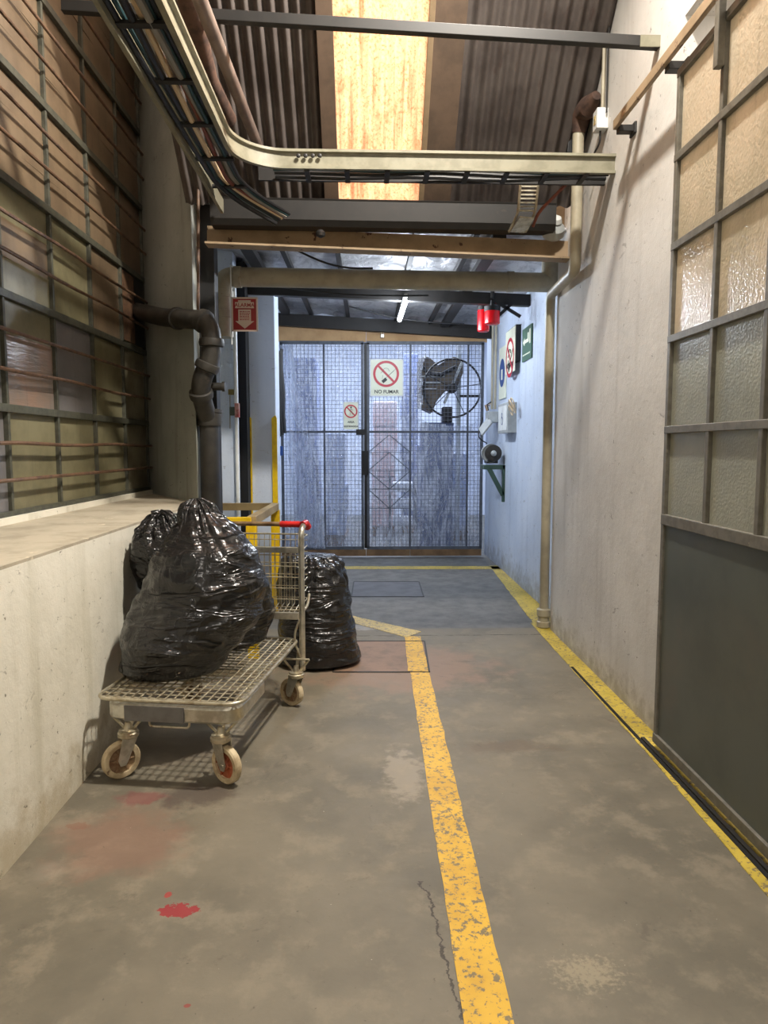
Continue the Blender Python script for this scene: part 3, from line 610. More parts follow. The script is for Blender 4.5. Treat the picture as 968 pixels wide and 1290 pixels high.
# tan beam, gutter, pvc pipe, dark beams
def xbeam(name, pa, pb, Y, thk, m, label, cat='beam', hpx=None):
    a_ = P(pa[0], pa[1], Y); b_ = P(pb[0], pb[1], Y); h_ = hpx/F*Y
    return tag(MB().bar(a_, b_, thk, h_).build(name, m, bevel=0.004), label, cat)
t = thing('roof_beam', 'tan painted steel channel beam with rust patches under the gutter', 'beam', P(480, 305, 5.22))
a_ = P(262, 298, 5.22); b_ = P(716, 317, 5.22)
MB().bar(a_, b_, 0.06, 0.135).build('web', M_BEAM, t, bevel=0.003)
MB().bar(a_+Vector((0, -0.05, -0.07)), b_+Vector((0, -0.05, -0.07)), 0.12, 0.014).build('bottom_flange', M_BEAM, t)
a_ = P(268, 269, 5.08); b_ = P(697, 277, 5.08); t = thing('gutter', 'dark steel roof gutter along the foot of the corrugated roof', 'gutter', a_)
g_ = [(0.09, 0.085), (0.085, 0.075), (0.08, -0.05), (0.05, -0.085), (-0.05, -0.085), (-0.08, -0.05), (-0.085, 0.075), (-0.10, 0.085), (-0.10, 0.075), (-0.09, 0.07), (-0.085, -0.055), (-0.055, -0.092), (0.055, -0.092), (0.085, -0.055), (0.09, 0.07), (0.095, 0.08)]
MB().sweep([a_, b_], g_).build('gutter_trough', M_STEEL, t)
q = P(404, 290, 4.99); MB().lathe([(0.02, 0), (0.035, -0.02), (0.03, -0.04), (0.01, -0.05)], q, n=14).build('outlet', M_STEEL, t)
MB().tube([P(348, 257.5, 5.0), P(700, 260, 5.0)], 0.004, 6).build('edge_wire', M_TRAY, t)
a_ = P(292, 349, 5.85); b_ = P(688, 356, 5.85)
t = thing('pvc_pipe', 'wide cream plastic drain pipe crossing under the low roof', 'pipe', a_)
vx = P(282, 400, 5.85).x
pp = rounded([Vector((vx, 5.85, P(282, 425, 5.85).z)), Vector((vx, 5.85, a_.z)), a_+Vector((0.1, 0, 0)), b_, Vector((XB-0.09, 5.85, b_.z)), Vector((XB-0.09, 5.85, b_.z+0.28))], 0.12, 8)
MB().tube(pp, 0.077, 24).build('pipe_run', M_PVC, t, smooth=True)
for (q, ax) in ((a_+Vector((0.05, 0, 0)), (1, 0, 0)), (Vector((vx, 5.85, a_.z-0.14)), (0, 0, 1)), (Vector((vx, 5.85, a_.z-0.30)), (0, 0, 1)), (P(643, 355, 5.85), (1, 0, 0))):
    MB().lathe([(0.079, -0.03), (0.084, -0.026), (0.084, 0.026), (0.079, 0.03)], q, ax, 24).build('collar', M_PVC, t, smooth=True)
xbeam('ceiling_beam', (262, 362), (668, 379), 7.0, 0.08, M_STEEL, 'dark steel beam under the foil ceiling behind the pvc pipe', hpx=14)
xbeam('lintel_beam', (340, 402), (622, 419), 9.08, 0.08, M_STEEL, 'dark steel lintel beam just above the mesh gate', hpx=15)
for (pa, pb) in (((276, 300), (335, 410)), ((300, 312), (352, 402)), ((583, 345), (560, 402))):
    pass
tag(MB().bar(Vector((-1.02, 5.3, zc(-1)-0.05)), Vector((-1.02, 9.0, zc(-1)-0.05)), 0.10, 0.06).build('roof_joist', M_STEEL), 'heavy dark joist along the left side of the foil ceiling', 'joist')
tag(MB().bar(Vector((0.98, 5.3, zc(1)-0.05)), Vector((0.98, 9.0, zc(1)-0.05)), 0.10, 0.05).build('roof_joist', M_STEEL), 'heavy dark joist along the right side of the foil ceiling', 'joist')
for k, (pa, pb, Y) in enumerate((((300, 352), (540, 372), 6.4), ((372, 314), (470, 338), 5.6), ((440, 386), (585, 408), 8.4))):
    a_ = P(*pa, Y); b_ = P(*pb, Y); pts = [a_.lerp(b_, i/10)+Vector((0, 0, -0.05*math.sin(PI*i/10))) for i in range(11)]
    tag(MB().tube(pts, 0.008, 6).build('loose_cable', M_CABLE[0], smooth=True), ['slack black cable hanging behind the pvc pipe', 'short black cable across the foil near the tan beam', 'black cable beside the lit tube near the gate'][k], 'cable')
# right downpipe
t = thing('downpipe', 'cream plastic downpipe stepping around the corner of the right wall', 'pipe', (1.5, 5.6, 0))
u0 = P(729, 163, 4.75); u0.x = min(u0.x, XR-0.05)
ptop = P(729, 168, 4.72); pm = P(727, 344, 4.78); pl = P(707, 372, 5.5); pb = P(694, 775, 5.68)
pp = rounded([ptop, pm, P(724, 354, 4.85), P(708, 366, 5.46), pl, Vector((pb.x, 5.68, 0.12))], 0.06, 6)
pp = rounded([ptop, Vector((ptop.x, 4.72, pm.z)), Vector((1.425, 5.52, P(706, 372, 5.52).z)), Vector((1.425, 5.52, 0.12))], 0.07, 8)
MB().tube(pp, 0.037, 18).build('pipe_run', M_PVC, t, smooth=True)
for i_ in (1, 2, 3, 4): pass
q = P(694, 775, 5.66); MB().lathe([(0.045, 0.0), (0.055, 0.01), (0.055, 0.05), (0.046, 0.055), (0.046, 0.09), (0.056, 0.10), (0.056, 0.15), (0.04, 0.16)], (1.425, 5.52, 0.0), n=24).build('foot_socket', M_PVC, t, smooth=True)
MB().tube([ptop+Vector((0.0, 0, 0)), ptop+Vector((0.01, -0.02, 0.10)), P(742, 135, 4.6), P(752, 120, 4.5)], [0.042, 0.06, 0.07, 0.03], 14).build('rag_wrap', M_RUST, t, smooth=True)
d0 = P(720, 188, 4.75); d1 = P(732, 95, 4.75)
tag(MB().bar(Vector((P(722, 140, 4.85).x, 4.85, d0.z)), Vector((P(735, 140, 4.85).x, 4.85, d1.z+0.5)), 0.085, 0.085, (0, 1, 0)).build('dark_duct', M_BLACK, bevel=0.004), 'dark square duct high in the right corner beside the downpipe', 'duct')
q = P(757, 152, 4.1); qx = XR-0.035
q = PX(757, 152, qx); t = thing('junction_box', 'small cream junction box on the right wall above the crossing tray', 'box', q)
MB().box(q, (0.07, 0.085, 0.12)).build('box_body', M_WHITE, t, bevel=0.006)
MB().box(q+Vector((-0.036, 0, 0.0)), (0.004, 0.03, 0.05)).build('box_label', M_YEL3, t)
MB().tube([q+Vector((0.01, 0, 0.05)), q+Vector((0.01, 0, 1.6))], 0.011, 10).build('box_conduit', M_PVC, t, smooth=True)
MB().tube(rounded([q+Vector((0, 0, -0.06)), q+Vector((0, 0, -0.13)), q+Vector((-0.03, 0.1, -0.2))], 0.05), 0.006, 8).build('box_cable', M_CABLE[0], t, smooth=True)
MB().bar(q+Vector((0.015, -0.06, 0.02)), q+Vector((0.015, -0.06, 1.6)), 0.008, 0.008).build('earth_wire', M_STEEL, t)
# drop ladder
t = thing('drop_ladder', 'short perforated metal ladder strip hanging below the crossing tray', 'cable ladder', P(668, 222, 4.5))
A = P(668, 222, 4.5); B = P(664, 268, 4.6); D = P(652, 292, 4.75)
for s_ in (-1, 1): MB().tube(rounded([A+Vector((s_*0.055, 0, 0)), B+Vector((s_*0.055, 0, 0)), D+Vector((s_*0.055, 0, 0))], 0.05), 0.009, 8).build('ladder_side', M_ZINC, t, smooth=True)
for k in range(9):
    q = A.lerp(B, (k+0.5)/9); MB().bar(q-Vector((0.055, 0, 0)), q+Vector((0.055, 0, 0)), 0.01, 0.009).build('ladder_rung', M_ZINC, t)
MB().bar(B+Vector((0, 0, -0.03)), D, 0.10, 0.012).build('ladder_foot', M_ZINC, t)
tag(MB().tube(rounded([P(722, 224, 4.45), P(700, 246, 4.5), P(678, 268, 4.6), P(672, 285, 4.7)], 0.1), 0.010, 8).build('hose', M_CABLE[3], smooth=True), 'red brown hose sloping from the tray down to the gutter', 'hose')
q = P(697, 291, 5.15); t = thing('flood_light', 'small bulkhead lamp housing at the gutter end by the downpipe', 'lamp', q)
MB().lathe([(0.07, -0.04), (0.085, -0.02), (0.08, 0.03), (0.05, 0.06), (0.01, 0.07)], q, (0, -0.6, 0.5), 20).build('lamp_housing', M_GREY, t, smooth=True)
MB().lathe([(0.05, 0.0), (0.04, 0.03), (0.01, 0.045)], q+Vector((0.0, -0.05, 0.05)), (0, -0.6, 0.6), 16).build('lamp_lens', M_WHITE, t, smooth=True)
# lower cream side box in the corner behind
tag(MB().span((P(690, 250, 5.3).x, 5.3, P(690, 285, 5.3).z), (XR-0.0, 5.36, P(690, 225, 5.3).z)).build('corner_board', M_BEAM), 'tan board closing the corner above the tan beam', 'board')
# ------------------------------------------------------------------ mesh gate
YG = 9.2
def gx(px): return P(px, 564, YG).x
def gz(py): return P(484, py, YG).z
GT, GB, GM = gz(432), gz(690), gz(544)
def gate_leaf(name, pa, pb, verts, label):
    xa, xb = gx(pa), gx(pb); t = thing(name, label, 'gate', ((xa+xb)/2, YG, GB), group='mesh gate leaves')
    b = MB(); w_ = 0.035
    for px in [pa, pb]: x = gx(px); b.span((x-w_/2, YG-0.02, GB), (x+w_/2, YG+0.02, GT))
    for px in verts: x = gx(px); b.span((x-0.012, YG-0.015, GB), (x+0.012, YG+0.015, GT))
    for z in (GT, GB): b.span((xa-w_/2, YG-0.02, z-0.02), (xb+w_/2, YG+0.02, z+0.02))
    b.span((xa, YG-0.016, GM-0.014), (xb, YG+0.016, GM+0.014))
    b.build('gate_frame', M_GFRAME, t)
    b = MB(); n = int((xb-xa)/0.049)
    for k in range(1, n): x = xa+(xb-xa)*k/n; b.span((x-0.0026, YG-0.024, GB), (x+0.0026, YG-0.019, GT))
    n = int((GT-GB)/0.049)
    for k in range(1, n): z = GB+(GT-GB)*k/n; b.span((xa, YG-0.029, z-0.0026), (xb, YG-0.024, z+0.0026))
    b.build('wire_mesh', M_WIRE, t)
    return t
gl = gate_leaf('mesh_gate', 356, 457, [409], 'left leaf of the wire mesh gate with the small walking figure sign')
gr = gate_leaf('mesh_gate', 464, 607, [517, 589], 'right leaf of the wire mesh gate with the diamond scrollwork')
b = MB(); xa, xb = gx(464), gx(517); xm = (xa+xb)/2
zz = [gz(v) for v in (548, 570, 593, 616, 640)]
for (p, q) in (((xm, 0), (xa, 1)), ((xm, 0), (xb, 1)), ((xm, 1), (xa, 2)), ((xm, 1), (xb, 2)), ((xa, 2), (xm, 3)), ((xb, 2), (xm, 3)), ((xa, 3), (xm, 4)), ((xb, 3), (xm, 4))):
    b.bar((p[0], YG-0.035, zz[p[1]]), (q[0], YG-0.035, zz[q[1]]), 0.01, 0.012)
for z in zz[1:]: b.bar((xa, YG-0.035, z), (xb, YG-0.035, z), 0.01, 0.010)
b.bar((xm, YG-0.035, zz[2]), (xm, YG-0.035, gz(668)), 0.01, 0.010)
b.build('scrollwork', M_GFRAME, gr)
MB().span((gx(459), YG-0.03, GB), (gx(462.5), YG+0.06, GT)).build('meeting_stile', M_BLACK, gl)
MB().span((gx(456), YG-0.06, gz(598)), (gx(464), YG-0.02, gz(568))).build('lock_box', M_BLACK, gl)
MB().span((gx(449), YG-0.05, gz(548)), (gx(459), YG-0.02, gz(541))).build('bolt', M_BLACK, gl)
def film(px0, px1, parent, hole=None):
    xa, xb = gx(px0), gx(px1); nx_, nz_ = 90, 150; b = MB(); vs = []; keep = []
    for i in range(nx_+1):
        for j in range(nz_+1):
            x = xa+(xb-xa)*i/nx_; z = GB+0.01+(GT-GB+0.03)*j/nz_
            d = 0.03*noise.fractal(Vector((x*7, z*2.2, 3.1)), 0.6, 2.0, 5) + 0.01*noise.noise(Vector((x*30, z*6, 0)))
            vs.append((x, YG+0.045+max(-0.02, min(0.06, d)), z))
    def inh(i, j):
        if not hole: return False
        x = xa+(xb-xa)*i/nx_; z = GB+(GT-GB)*j/nz_
        u = (x-hole[0])/(hole[1]-hole[0])*2-1; v = (z-hole[2])/(hole[3]-hole[2])*2-1
        return abs(u)**5+abs(v)**5 + 0.5*noise.noise(Vector((x*5, z*5, 9))) < 0.9
    fs = [(i*(nz_+1)+j, (i+1)*(nz_+1)+j, (i+1)*(nz_+1)+j+1, i*(nz_+1)+j+1) for i in range(nx_) for j in range(nz_) if not inh(i, j)]
    b.add(vs, fs).build('plastic_sheet', M_PLASTIC, parent, smooth=True, angle=3)
film(355, 458, gl); film(462, 607, gr, (gx(530), gx(604), gz(541), gz(449)))
# loose gathered film hanging down the left leaf
b = MB(); vs = []; nu, nv = 40, 120
for j in range(nv+1):
    v = j/nv; z = gz(436)+(gz(690)-gz(436))*v
    cx_ = gx(362+(52 if v > 0.35 else 0)*0 + 28*min(1, v*1.1)); wd = 0.10+0.16*v
    for i in range(nu+1):
        u = i/nu-0.5; x = cx_+u*wd*1.6+0.02*noise.noise(Vector((u*3, z*3, 1)))
        vs.append((x, YG-0.06+0.03*math.sin(u*22+2*math.sin(z*3))+0.02*noise.noise(Vector((x*20, z*4, 2))), z))
b.add(vs, [(j*(nu+1)+i, j*(nu+1)+i+1, (j+1)*(nu+1)+i+1, (j+1)*(nu+1)+i) for j in range(nv) for i in range(nu)]).build('gathered_film', M_PLASTIC, gl, smooth=True, angle=3)
for k, (a_, b_) in enumerate(((350, 461.6), (462, 612))):
    tag(MB().span((gx(a_), YG-0.01, gz(431)), (gx(b_), YG+0.005, gz(411) if k == 0 else gz(417))).build('cardboard_panel', M_CARD), ['long cardboard strip above the left gate leaf', 'cardboard strip above the right gate leaf'][k], 'cardboard', 'cardboard strips over the gate')
for k, (a_, b_) in enumerate(((390, 461), (461.5, 517), (517.6, 608))):
    tag(MB().span((gx(a_) if k else gx(352), YG-0.02, 0.02), (gx(b_), YG+0.01, gz(692))).build('kick_board', M_WOOD), ['brown kick board under the left gate leaf', 'short brown kick board under the scrollwork', 'long brown kick board under the right gate leaf'][k], 'board', 'kick boards under the gate')
q = P(482, 420, 9.1); t = thing('padlock', 'small steel padlock hanging under the lintel beam above the gate', 'padlock', q)
MB().box(q+Vector((0, 0, -0.03)), (0.045, 0.02, 0.05)).build('lock_body', M_CHROME, t, bevel=0.004)
MB().tube(arc(q, (1, 0, 0), (0, 0, 1), 0.018, 0, PI, 8), 0.005, 6).build('shackle', M_CHROME, t)
# signs
def ring(b, c, ex, ez, r0, r1, off, n=40):
    vs = []
    for k in range(n):
        a_ = 2*PI*k/n
        for r_ in (r0, r1): vs.append(c + ex*math.cos(a_)*r_ + ez*math.sin(a_)*r_ + off)
    b.add(vs, [(2*k, 2*k+1, (2*k+3) % (2*n), (2*k+2) % (2*n)) for k in range(n)])
def prohibition(t, c, ex, ez, nrm, R, kind, m=M_SRED):
    b = MB(); ring(b, c, ex, ez, R*0.82, R, nrm*0.0035)
    d = (ex-ez).normalized(); e = (ex+ez).normalized(); o_ = nrm*0.0038
    b.add([c+d*R*0.85+e*R*0.08+o_, c-d*R*0.85+e*R*0.08+o_, c-d*R*0.85-e*R*0.08+o_, c+d*R*0.85-e*R*0.08+o_], [(0, 1, 2, 3)])
    b.build('prohibition_ring', m, t)
    b = MB(); o_ = nrm*0.0028
    if kind == 'smoke':
        for s0 in (-0.07, 0.12):
            a0 = c+ex*R*(-0.05+s0)+ez*R*(-0.25+s0*0.2)
        b.bar(c+ex*R*(-0.28)+ez*R*(-0.62)+o_, c+ex*R*0.02+ez*R*(-0.36)+o_, 0.004, R*0.24, ex+ez*0.2)
        for k in (-1, 1): b.bar(c+ex*R*0.05+e*R*0.09*k*1.3+ez*R*(-0.25)+o_, c+ex*R*0.66+e*R*0.09*k*1.3+ez*R*0.30+o_, 0.003, R*0.035, nrm)
        for k in range(10):
            a1 = PI*0.0+PI*1.1*k/10; a2 = PI*1.1*(k+1)/10
            b.bar(c+ex*R*(0.0+0.24*math.cos(a1))+ez*R*(0.2+0.24*math.sin(a1))+o_, c+ex*R*(0.24*math.cos(a2))+ez*R*(0.2+0.24*math.sin(a2))+o_, 0.003, R*0.045, nrm)
        b.bar(c-ex*R*0.24+ez*R*0.2+o_, c-ex*R*0.42+ez*R*0.05+o_, 0.003, R*0.045, nrm)
        b.bar(c-ex*R*0.24+ez*R*(-0.1)+o_, c-ex*R*0.3-ez*R*0.4+o_, 0.003, R*0.04, nrm)
    else:
        ring(b, c+ex*R*0.03+ez*R*0.62, ex, ez, 0.0, R*0.13, o_, 16)
        for (p, q, w_) in (((0.05, 0.5), (0.02, 0.0), 0.22), ((0.02, 0.05), (-0.14, -0.62), 0.12), ((0.04, 0.05), (0.28, -0.5), 0.12), ((0.06, 0.42), (0.38, 0.12), 0.10), ((0.02, 0.42), (-0.25, 0.1), 0.10)):
            b.bar(c+ex*R*p[0]+ez*R*p[1]+o_, c+ex*R*q[0]+ez*R*q[1]+o_, 0.002, R*w_, nrm)
    b.build('pictogram', M_SBLK, t)
EX, EZ, EN = Vector((1, 0, 0)), Vector((0, 0, 1)), Vector((0, -1, 0))
ys = YG-0.045
def plate(t, x0, x1, z0, z1, y, m, rimm=None):
    MB().span((x0, y, z0), (x1, y+0.006, z1)).build('sign_plate', m, t)
    if rimm:
        b = MB(); b.span((x0, y-0.002, z0), (x1, y, z0+0.012)).span((x0, y-0.002, z1-0.012), (x1, y, z1)).span((x0, y-0.002, z0), (x0+0.012, y, z1)).span((x1-0.012, y-0.002, z0), (x1, y, z1)); b.build('sign_rim', rimm, t)
t = thing('warning_sign', 'large pale NO FUMAR sign with a red ring on the right gate leaf', 'sign', (gx(487), ys, gz(499)))
plate(t, gx(466.5), gx(508), gz(499.5), gz(453), ys, M_SIGN, M_WHITE)
c = Vector((gx(486.5), ys, gz(471.5))); prohibition(t, c, EX, EZ, EN, 0.168, 'smoke')
text('NO FUMAR', 0.062, (gx(487), ys-0.003, gz(494)), (PI/2, 0, 0), M_SBLK, t)
t = thing('warning_sign', 'small white AREA RESTRINGIDA sign with a crossed walking figure on the left gate leaf', 'sign', (gx(442), ys, gz(541)))
plate(t, gx(433), gx(452), gz(541.5), gz(506.5), ys, M_SIGN, M_WHITE)
c = Vector((gx(442.5), ys, gz(518.5))); prohibition(t, c, EX, EZ, EN, 0.085, 'walk')
text('AREA', 0.036, (gx(442.6), ys-0.003, gz(532)), (PI/2, 0, 0), M_SBLK, t)
text('RESTRINGIDA', 0.030, (gx(442.6), ys-0.003, gz(537.4)), (PI/2, 0, 0), M_SBLK, t)
# alarm sign, hung on the left
YA = 5.7; ax0, ax1, az0, az1 = P(292, 400, YA).x, P(325, 400, YA).x, P(308, 417.5, YA).z, P(308, 374.5, YA).z
t = thing('alarm_sign', 'red ALARMA sign with a downward arrow beside the black column', 'sign', ((ax0+ax1)/2, YA, az0))
plate(t, ax0, ax1, az0, az1, YA, M_SDRED, M_SPINK)
W_, H_ = ax1-ax0, az1-az0
def A2(u, v, o_=0.003): return Vector((ax0+W_*u, YA-o_, az1-H_*v))
b = MB(); b.poly([A2(.26, .09), A2(.74, .09), A2(.74, .14), A2(.26, .14)], (0, -0.001, 0)); b.poly([A2(.14, .145), A2(.86, .145), A2(.86, .32), A2(.14, .32)], (0, -0.001, 0))
b.poly([A2(.26, .36), A2(.74, .36), A2(.74, .70), A2(.86, .70), A2(.5, .92), A2(.14, .70), A2(.26, .70)], (0, -0.001, 0)); b.build('arrow', M_SPINK, t)
text('ALARMA', 0.040, A2(.5, .235, .0045), (PI/2, 0, 0), M_SDRED, t)
b = MB(); rnd = random.Random(2)
for k in range(6):
    u = 0.31
    while u < 0.66:
        L = rnd.uniform(0.03, 0.09); b.poly([A2(u, .405+k*.048, .0042), A2(min(u+L, .70), .405+k*.048, .0042), A2(min(u+L, .70), .43+k*.048, .0042), A2(u, .43+k*.048, .0042)], (0, -0.0005, 0)); u += L+0.02
b.build('fine_print', M_SDRED, t)
MB().tube([Vector((ax0-0.004, YA+0.012, az0-0.1)), Vector((ax0-0.004, YA+0.012, az1+0.25))], 0.006, 6).build('hanging_wire', M_WHITE, t)
# wall signs on the blue wall: plane x = XB
xs = XB-0.012
def wall_sign(name, pxa, pxb, ya, yb_, label):
    a_ = PX(pxa, ya, xs); b_ = PX(pxb, yb_, xs); return thing(name, label, 'sign', (xs, (a_.y+b_.y)/2, b_.z)), a_, b_
def yat(px): return PX(px, 500, xs).y
def zat(px, py): return PX(px, py, xs).z
EXw, ENw = Vector((0, -1, 0)), Vector((-1, 0, 0))
# NO FUMAR on the wall, held off a little
ya_, yb_ = yat(642), yat(654); z1_, z0_ = zat(648, 416), zat(648, 470)
t = thing('warning_sign', 'pale NO FUMAR sign on the blue right wall beside the green one', 'sign', (xs, (ya_+yb_)/2, z0_))
MB().span((xs-0.05, yb_, z0_), (xs-0.044, ya_, z1_)).build('sign_plate', M_SIGN, t)
MB().span((xs-0.042, yb_-0.012, z0_+0.10), (xs+0.008, ya_-0.05, z1_+0.01)).build('gap_shade_board', M_BLACK, t)  # black board stands in for the shaded gap behind the sign
c = Vector((xs-0.05, (ya_+yb_)/2, z1_-0.30)); prohibition(t, c, EXw, EZ, ENw, min(0.21, (ya_-yb_)*0.45), 'smoke')
text('NO FUMAR', 0.07, (xs-0.053, (ya_+yb_)/2, z0_+0.08), (PI/2, 0, -PI/2), M_SBLK, t)
ya_, yb_ = yat(657.5), yat(669); z1_, z0_ = zat(663, 413), zat(663, 454)
t = thing('exit_sign', 'green arrow sign on the blue right wall nearest the downpipe', 'sign', (xs, (ya_+yb_)/2, z0_))
MB().span((xs-0.004, yb_, z0_), (xs+0.008, ya_, z1_)).build('sign_plate', M_SGRN, t)
b = MB(); L = ya_-yb_; Hh = z1_-z0_
def A3(u, v): return Vector((xs-0.006, ya_-L*u, z1_-Hh*v))
b.poly([A3(.1, .42), A3(.3, .3), A3(.3, .37), A3(.62, .37), A3(.62, .2), A3(.74, .2), A3(.74, .48), A3(.3, .48), A3(.3, .55)], (-0.001, 0, 0))
b.poly([A3(.8, .12), A3(.92, .12), A3(.92, .55), A3(.8, .55)], (-0.001, 0, 0)); b.poly([A3(.1, .8), A3(.9, .8), A3(.9, .84), A3(.1, .84)], (-0.001, 0, 0)); b.build('arrow', M_SIGN, t)
ya_, yb_ = yat(629), yat(637); z1_, z0_ = zat(634, 437), zat(634, 502)
t = thing('safety_sign', 'tall blue and white sign on the blue right wall beside the conduits', 'sign', (xs, (ya_+yb_)/2, z0_))
MB().span((xs-0.004, yb_, z0_), (xs+0.008, ya_, z1_)).build('sign_plate', M_SIGN, t)
b = MB(); ring(b, Vector((xs, (ya_+yb_)/2, z1_-0.30)), EXw, EZ, 0.0, min(0.20, (ya_-yb_)*0.42), ENw*0.006); b.build('blue_disc', M_SBLUE, t)
MB().box((xs-0.008, (ya_+yb_)/2, z1_-0.32), (0.002, 0.08, 0.12)).build('pictogram', M_SIGN, t)
# beacons
for k, (px, pt, pbm, Y, w_) in enumerate(((609.5, 388, 418, 7.35, 15), (620.5, 389, 409, 6.92, 19))):
    top = P(px, pt, Y); bot = P(px, pbm, Y); r_ = w_/2/F*Y; h_ = top.z-bot.z
    t = thing('alarm_beacon', ['red alarm beacon hanging behind the other one, lower', 'red alarm beacon hanging in front, nearer the right wall'][k], 'beacon', top)
    MB().lathe([(r_*0.8, -h_), (r_, -h_+0.01), (r_, -0.03), (r_*0.98, -0.02)], top, n=24).build('beacon_lens', M_LENS, t, smooth=True)
    MB().lathe([(r_*1.06, -0.025), (r_*1.06, 0.02), (r_*0.3, 0.028), (r_*0.25, 0.08)], top, n=24).build('beacon_cap', M_BLACK, t, smooth=True)
    MB().tube([top+Vector((0, 0, 0.1)), Vector((top.x, top.y, zc(top.x)-0.02))], 0.02, 8).build('beacon_stem', M_STEEL, t)
q = P(640, 392, 6.95); tag(MB().bar(P(622, 378, 6.9), P(656, 399, 6.9), 0.02, 0.03).bar(P(628, 398, 6.9), P(648, 380, 6.9), 0.02, 0.03).build('cross_bracket', M_BLACK), 'black crossed bracket beside the red beacons', 'bracket')
# tube lamp
q0 = P(503.5, 403, 7.7); q1 = P(511, 380, 6.6)
t = thing('tube_lamp', 'lit white fluorescent tube under the foil ceiling', 'lamp', (q0+q1)/2)
m_em = bpy.data.materials.new('lit_tube'); m_em.use_nodes = True; nt = m_em.node_tree; e = nt.nodes.new('ShaderNodeEmission'); e.inputs[0].default_value = (0.80, 0.90, 1, 1); e.inputs[1].default_value = 30; nt.links.new(e.outputs[0], nt.nodes['Material Output'].inputs[0])
MB().tube([q0, q1], 0.022, 12).build('tube', m_em, t, smooth=True)
MB().bar(q0+Vector((0, 0.05, 0.045)), q1+Vector((0, -0.05, 0.045)), 0.035, 0.03).build('batten_body', M_WHITE, t, bevel=0.004)
for k in range(3): lamp('tube_light', 'POINT', q0.lerp(q1, 0.15+0.35*k)+Vector((0, 0, -0.035)), 36, (0.83, 0.905, 1.0), shadow_soft_size=0.04)
# boxes, conduits and grinder on the blue wall
for k, px in enumerate((623.5, 627.5)):
    a_ = PX(px, 410, xs); tag(MB().tube([Vector((xs-0.02, a_.y, PX(px, 515, xs).z)), Vector((xs-0.02, a_.y, 3.0))], 0.016, 8).build('wall_conduit', M_PVC, smooth=True), ['grey conduit rising to the ceiling, nearer the gate', 'grey conduit rising to the ceiling, beside the blue sign'][k], 'conduit')
t = thing('switch_box', 'grey electrical box with a scrawled mark on the blue wall', 'box', PX(645, 552, XB))
a_ = PX(639, 510, XB); b_ = PX(651, 545, XB)
MB().span((XB-0.10, b_.y, b_.z), (XB+0.005, a_.y, a_.z)).build('box_body', M_GREY, t, bevel=0.006)
MB().span((XB-0.104, b_.y+0.04, b_.z+0.03), (XB-0.10, a_.y-0.04, a_.z-0.03)).build('box_cover', M_WHITE, t)
b = MB(); ring(b, Vector((XB-0.107, (a_.y+b_.y)/2, (a_.z+b_.z)/2-0.03)), EXw, EZ, 0.035, 0.045, Vector((0, 0, 0)), 20); ring(b, Vector((XB-0.107, (a_.y+b_.y)/2+0.02, (a_.z+b_.z)/2+0.03)), EXw, EZ, 0.02, 0.03, Vector((0, 0, 0)), 16); b.build('scrawl', M_SBLUE, t)
cc = PX(645, 513, XB-0.09)
for k in range(5):
    q = cc+Vector((0.02*math.sin(k*2), 0.05*math.cos(k*1.7), 0.02*k-0.03)); MB().tube(arc(q, (0, 1, 0), (-0.4, 0, 1), 0.05, 0, 2*PI*0.95, 16), 0.006, 6).build('wire_loop', M_CABLE[4], t, smooth=True)
t = thing('socket_box', 'open white socket box with loose wires above the grinder', 'box', PX(620, 545, XB))
a_ = PX(615.5, 522, XB-0.06); b_ = PX(626, 545, XB-0.06)
MB().box(((XB-0.07), (a_.y+b_.y)/2, a_.z-0.05), (0.12, 0.22, 0.13)).build('box_body', M_GREY, t, bevel=0.006)
MB().box((XB-0.16, (a_.y+b_.y)/2-0.10, a_.z-0.16), (0.02, 0.2, 0.20), (0.5, 0.5, 0.3)).build('hanging_cover', M_GREY, t, bevel=0.004)
cc = Vector((XB-0.12, (a_.y+b_.y)/2, a_.z+0.05))
for k in range(5): MB().tube([cc+Vector((0, 0.03*k-0.06, -0.02)), cc+Vector((-0.02, 0.04*k-0.07, 0.05)), cc+Vector((0.02, 0.05*k-0.12, 0.08-0.02*k))], 0.008, 6).build('loose_wire', M_CABLE[(0, 4, 3, 4, 0)[k]], t, smooth=True)
MB().tube(rounded([cc+Vector((-0.05, 0.1, -0.1)), cc+Vector((-0.12, 0.0, -0.35)), cc+Vector((-0.02, -0.1, -0.42))], 0.1), 0.008, 6).build('power_cord', M_CABLE[0], t, smooth=True)
YB_ = 8.1
g0_ = P(621.5, 571, YB_); rd = 10.5/F*YB_
t = thing('bench_grinder', 'dark bench grinder with a round disc on a green wall bracket', 'grinder', g0_)
MB().lathe([(rd*0.2, -0.04), (rd*0.98, -0.035), (rd, 0.0), (rd, 0.03), (rd*0.3, 0.04)], g0_, (0, -1, 0), 32).build('grinding_disc', M_IRON, t, smooth=True)
MB().lathe([(0.02, 0), (rd*0.35, 0.0), (rd*0.32, 0.02), (0.01, 0.035)], g0_+Vector((0, -0.04, 0)), (0, -1, 0), 20).build('disc_nut', M_GREY, t, smooth=True)
MB().lathe([(0.05, -0.28), (rd*0.8, -0.25), (rd*0.85, -0.07), (rd*0.6, -0.045)], g0_, (0, -1, 0), 24).build('motor_body', M_IRON, t, smooth=True)
MB().lathe([(rd*1.08, -0.055), (rd*1.12, -0.05), (rd*1.12, 0.01), (rd*1.08, 0.012), (rd*1.08, 0.0)], g0_+Vector((-0.02, 0.03, 0.0)), (0, -1, 0), 28).build('guard', M_GREY, t, smooth=True)
zb_ = P(620, 586, YB_).z
MB().box((g0_.x, YB_+0.13, (g0_.z-rd*0.8+zb_)/2+0.01), (0.13, 0.2, 0.04)).build('grinder_foot', M_IRON, t, bevel=0.004)
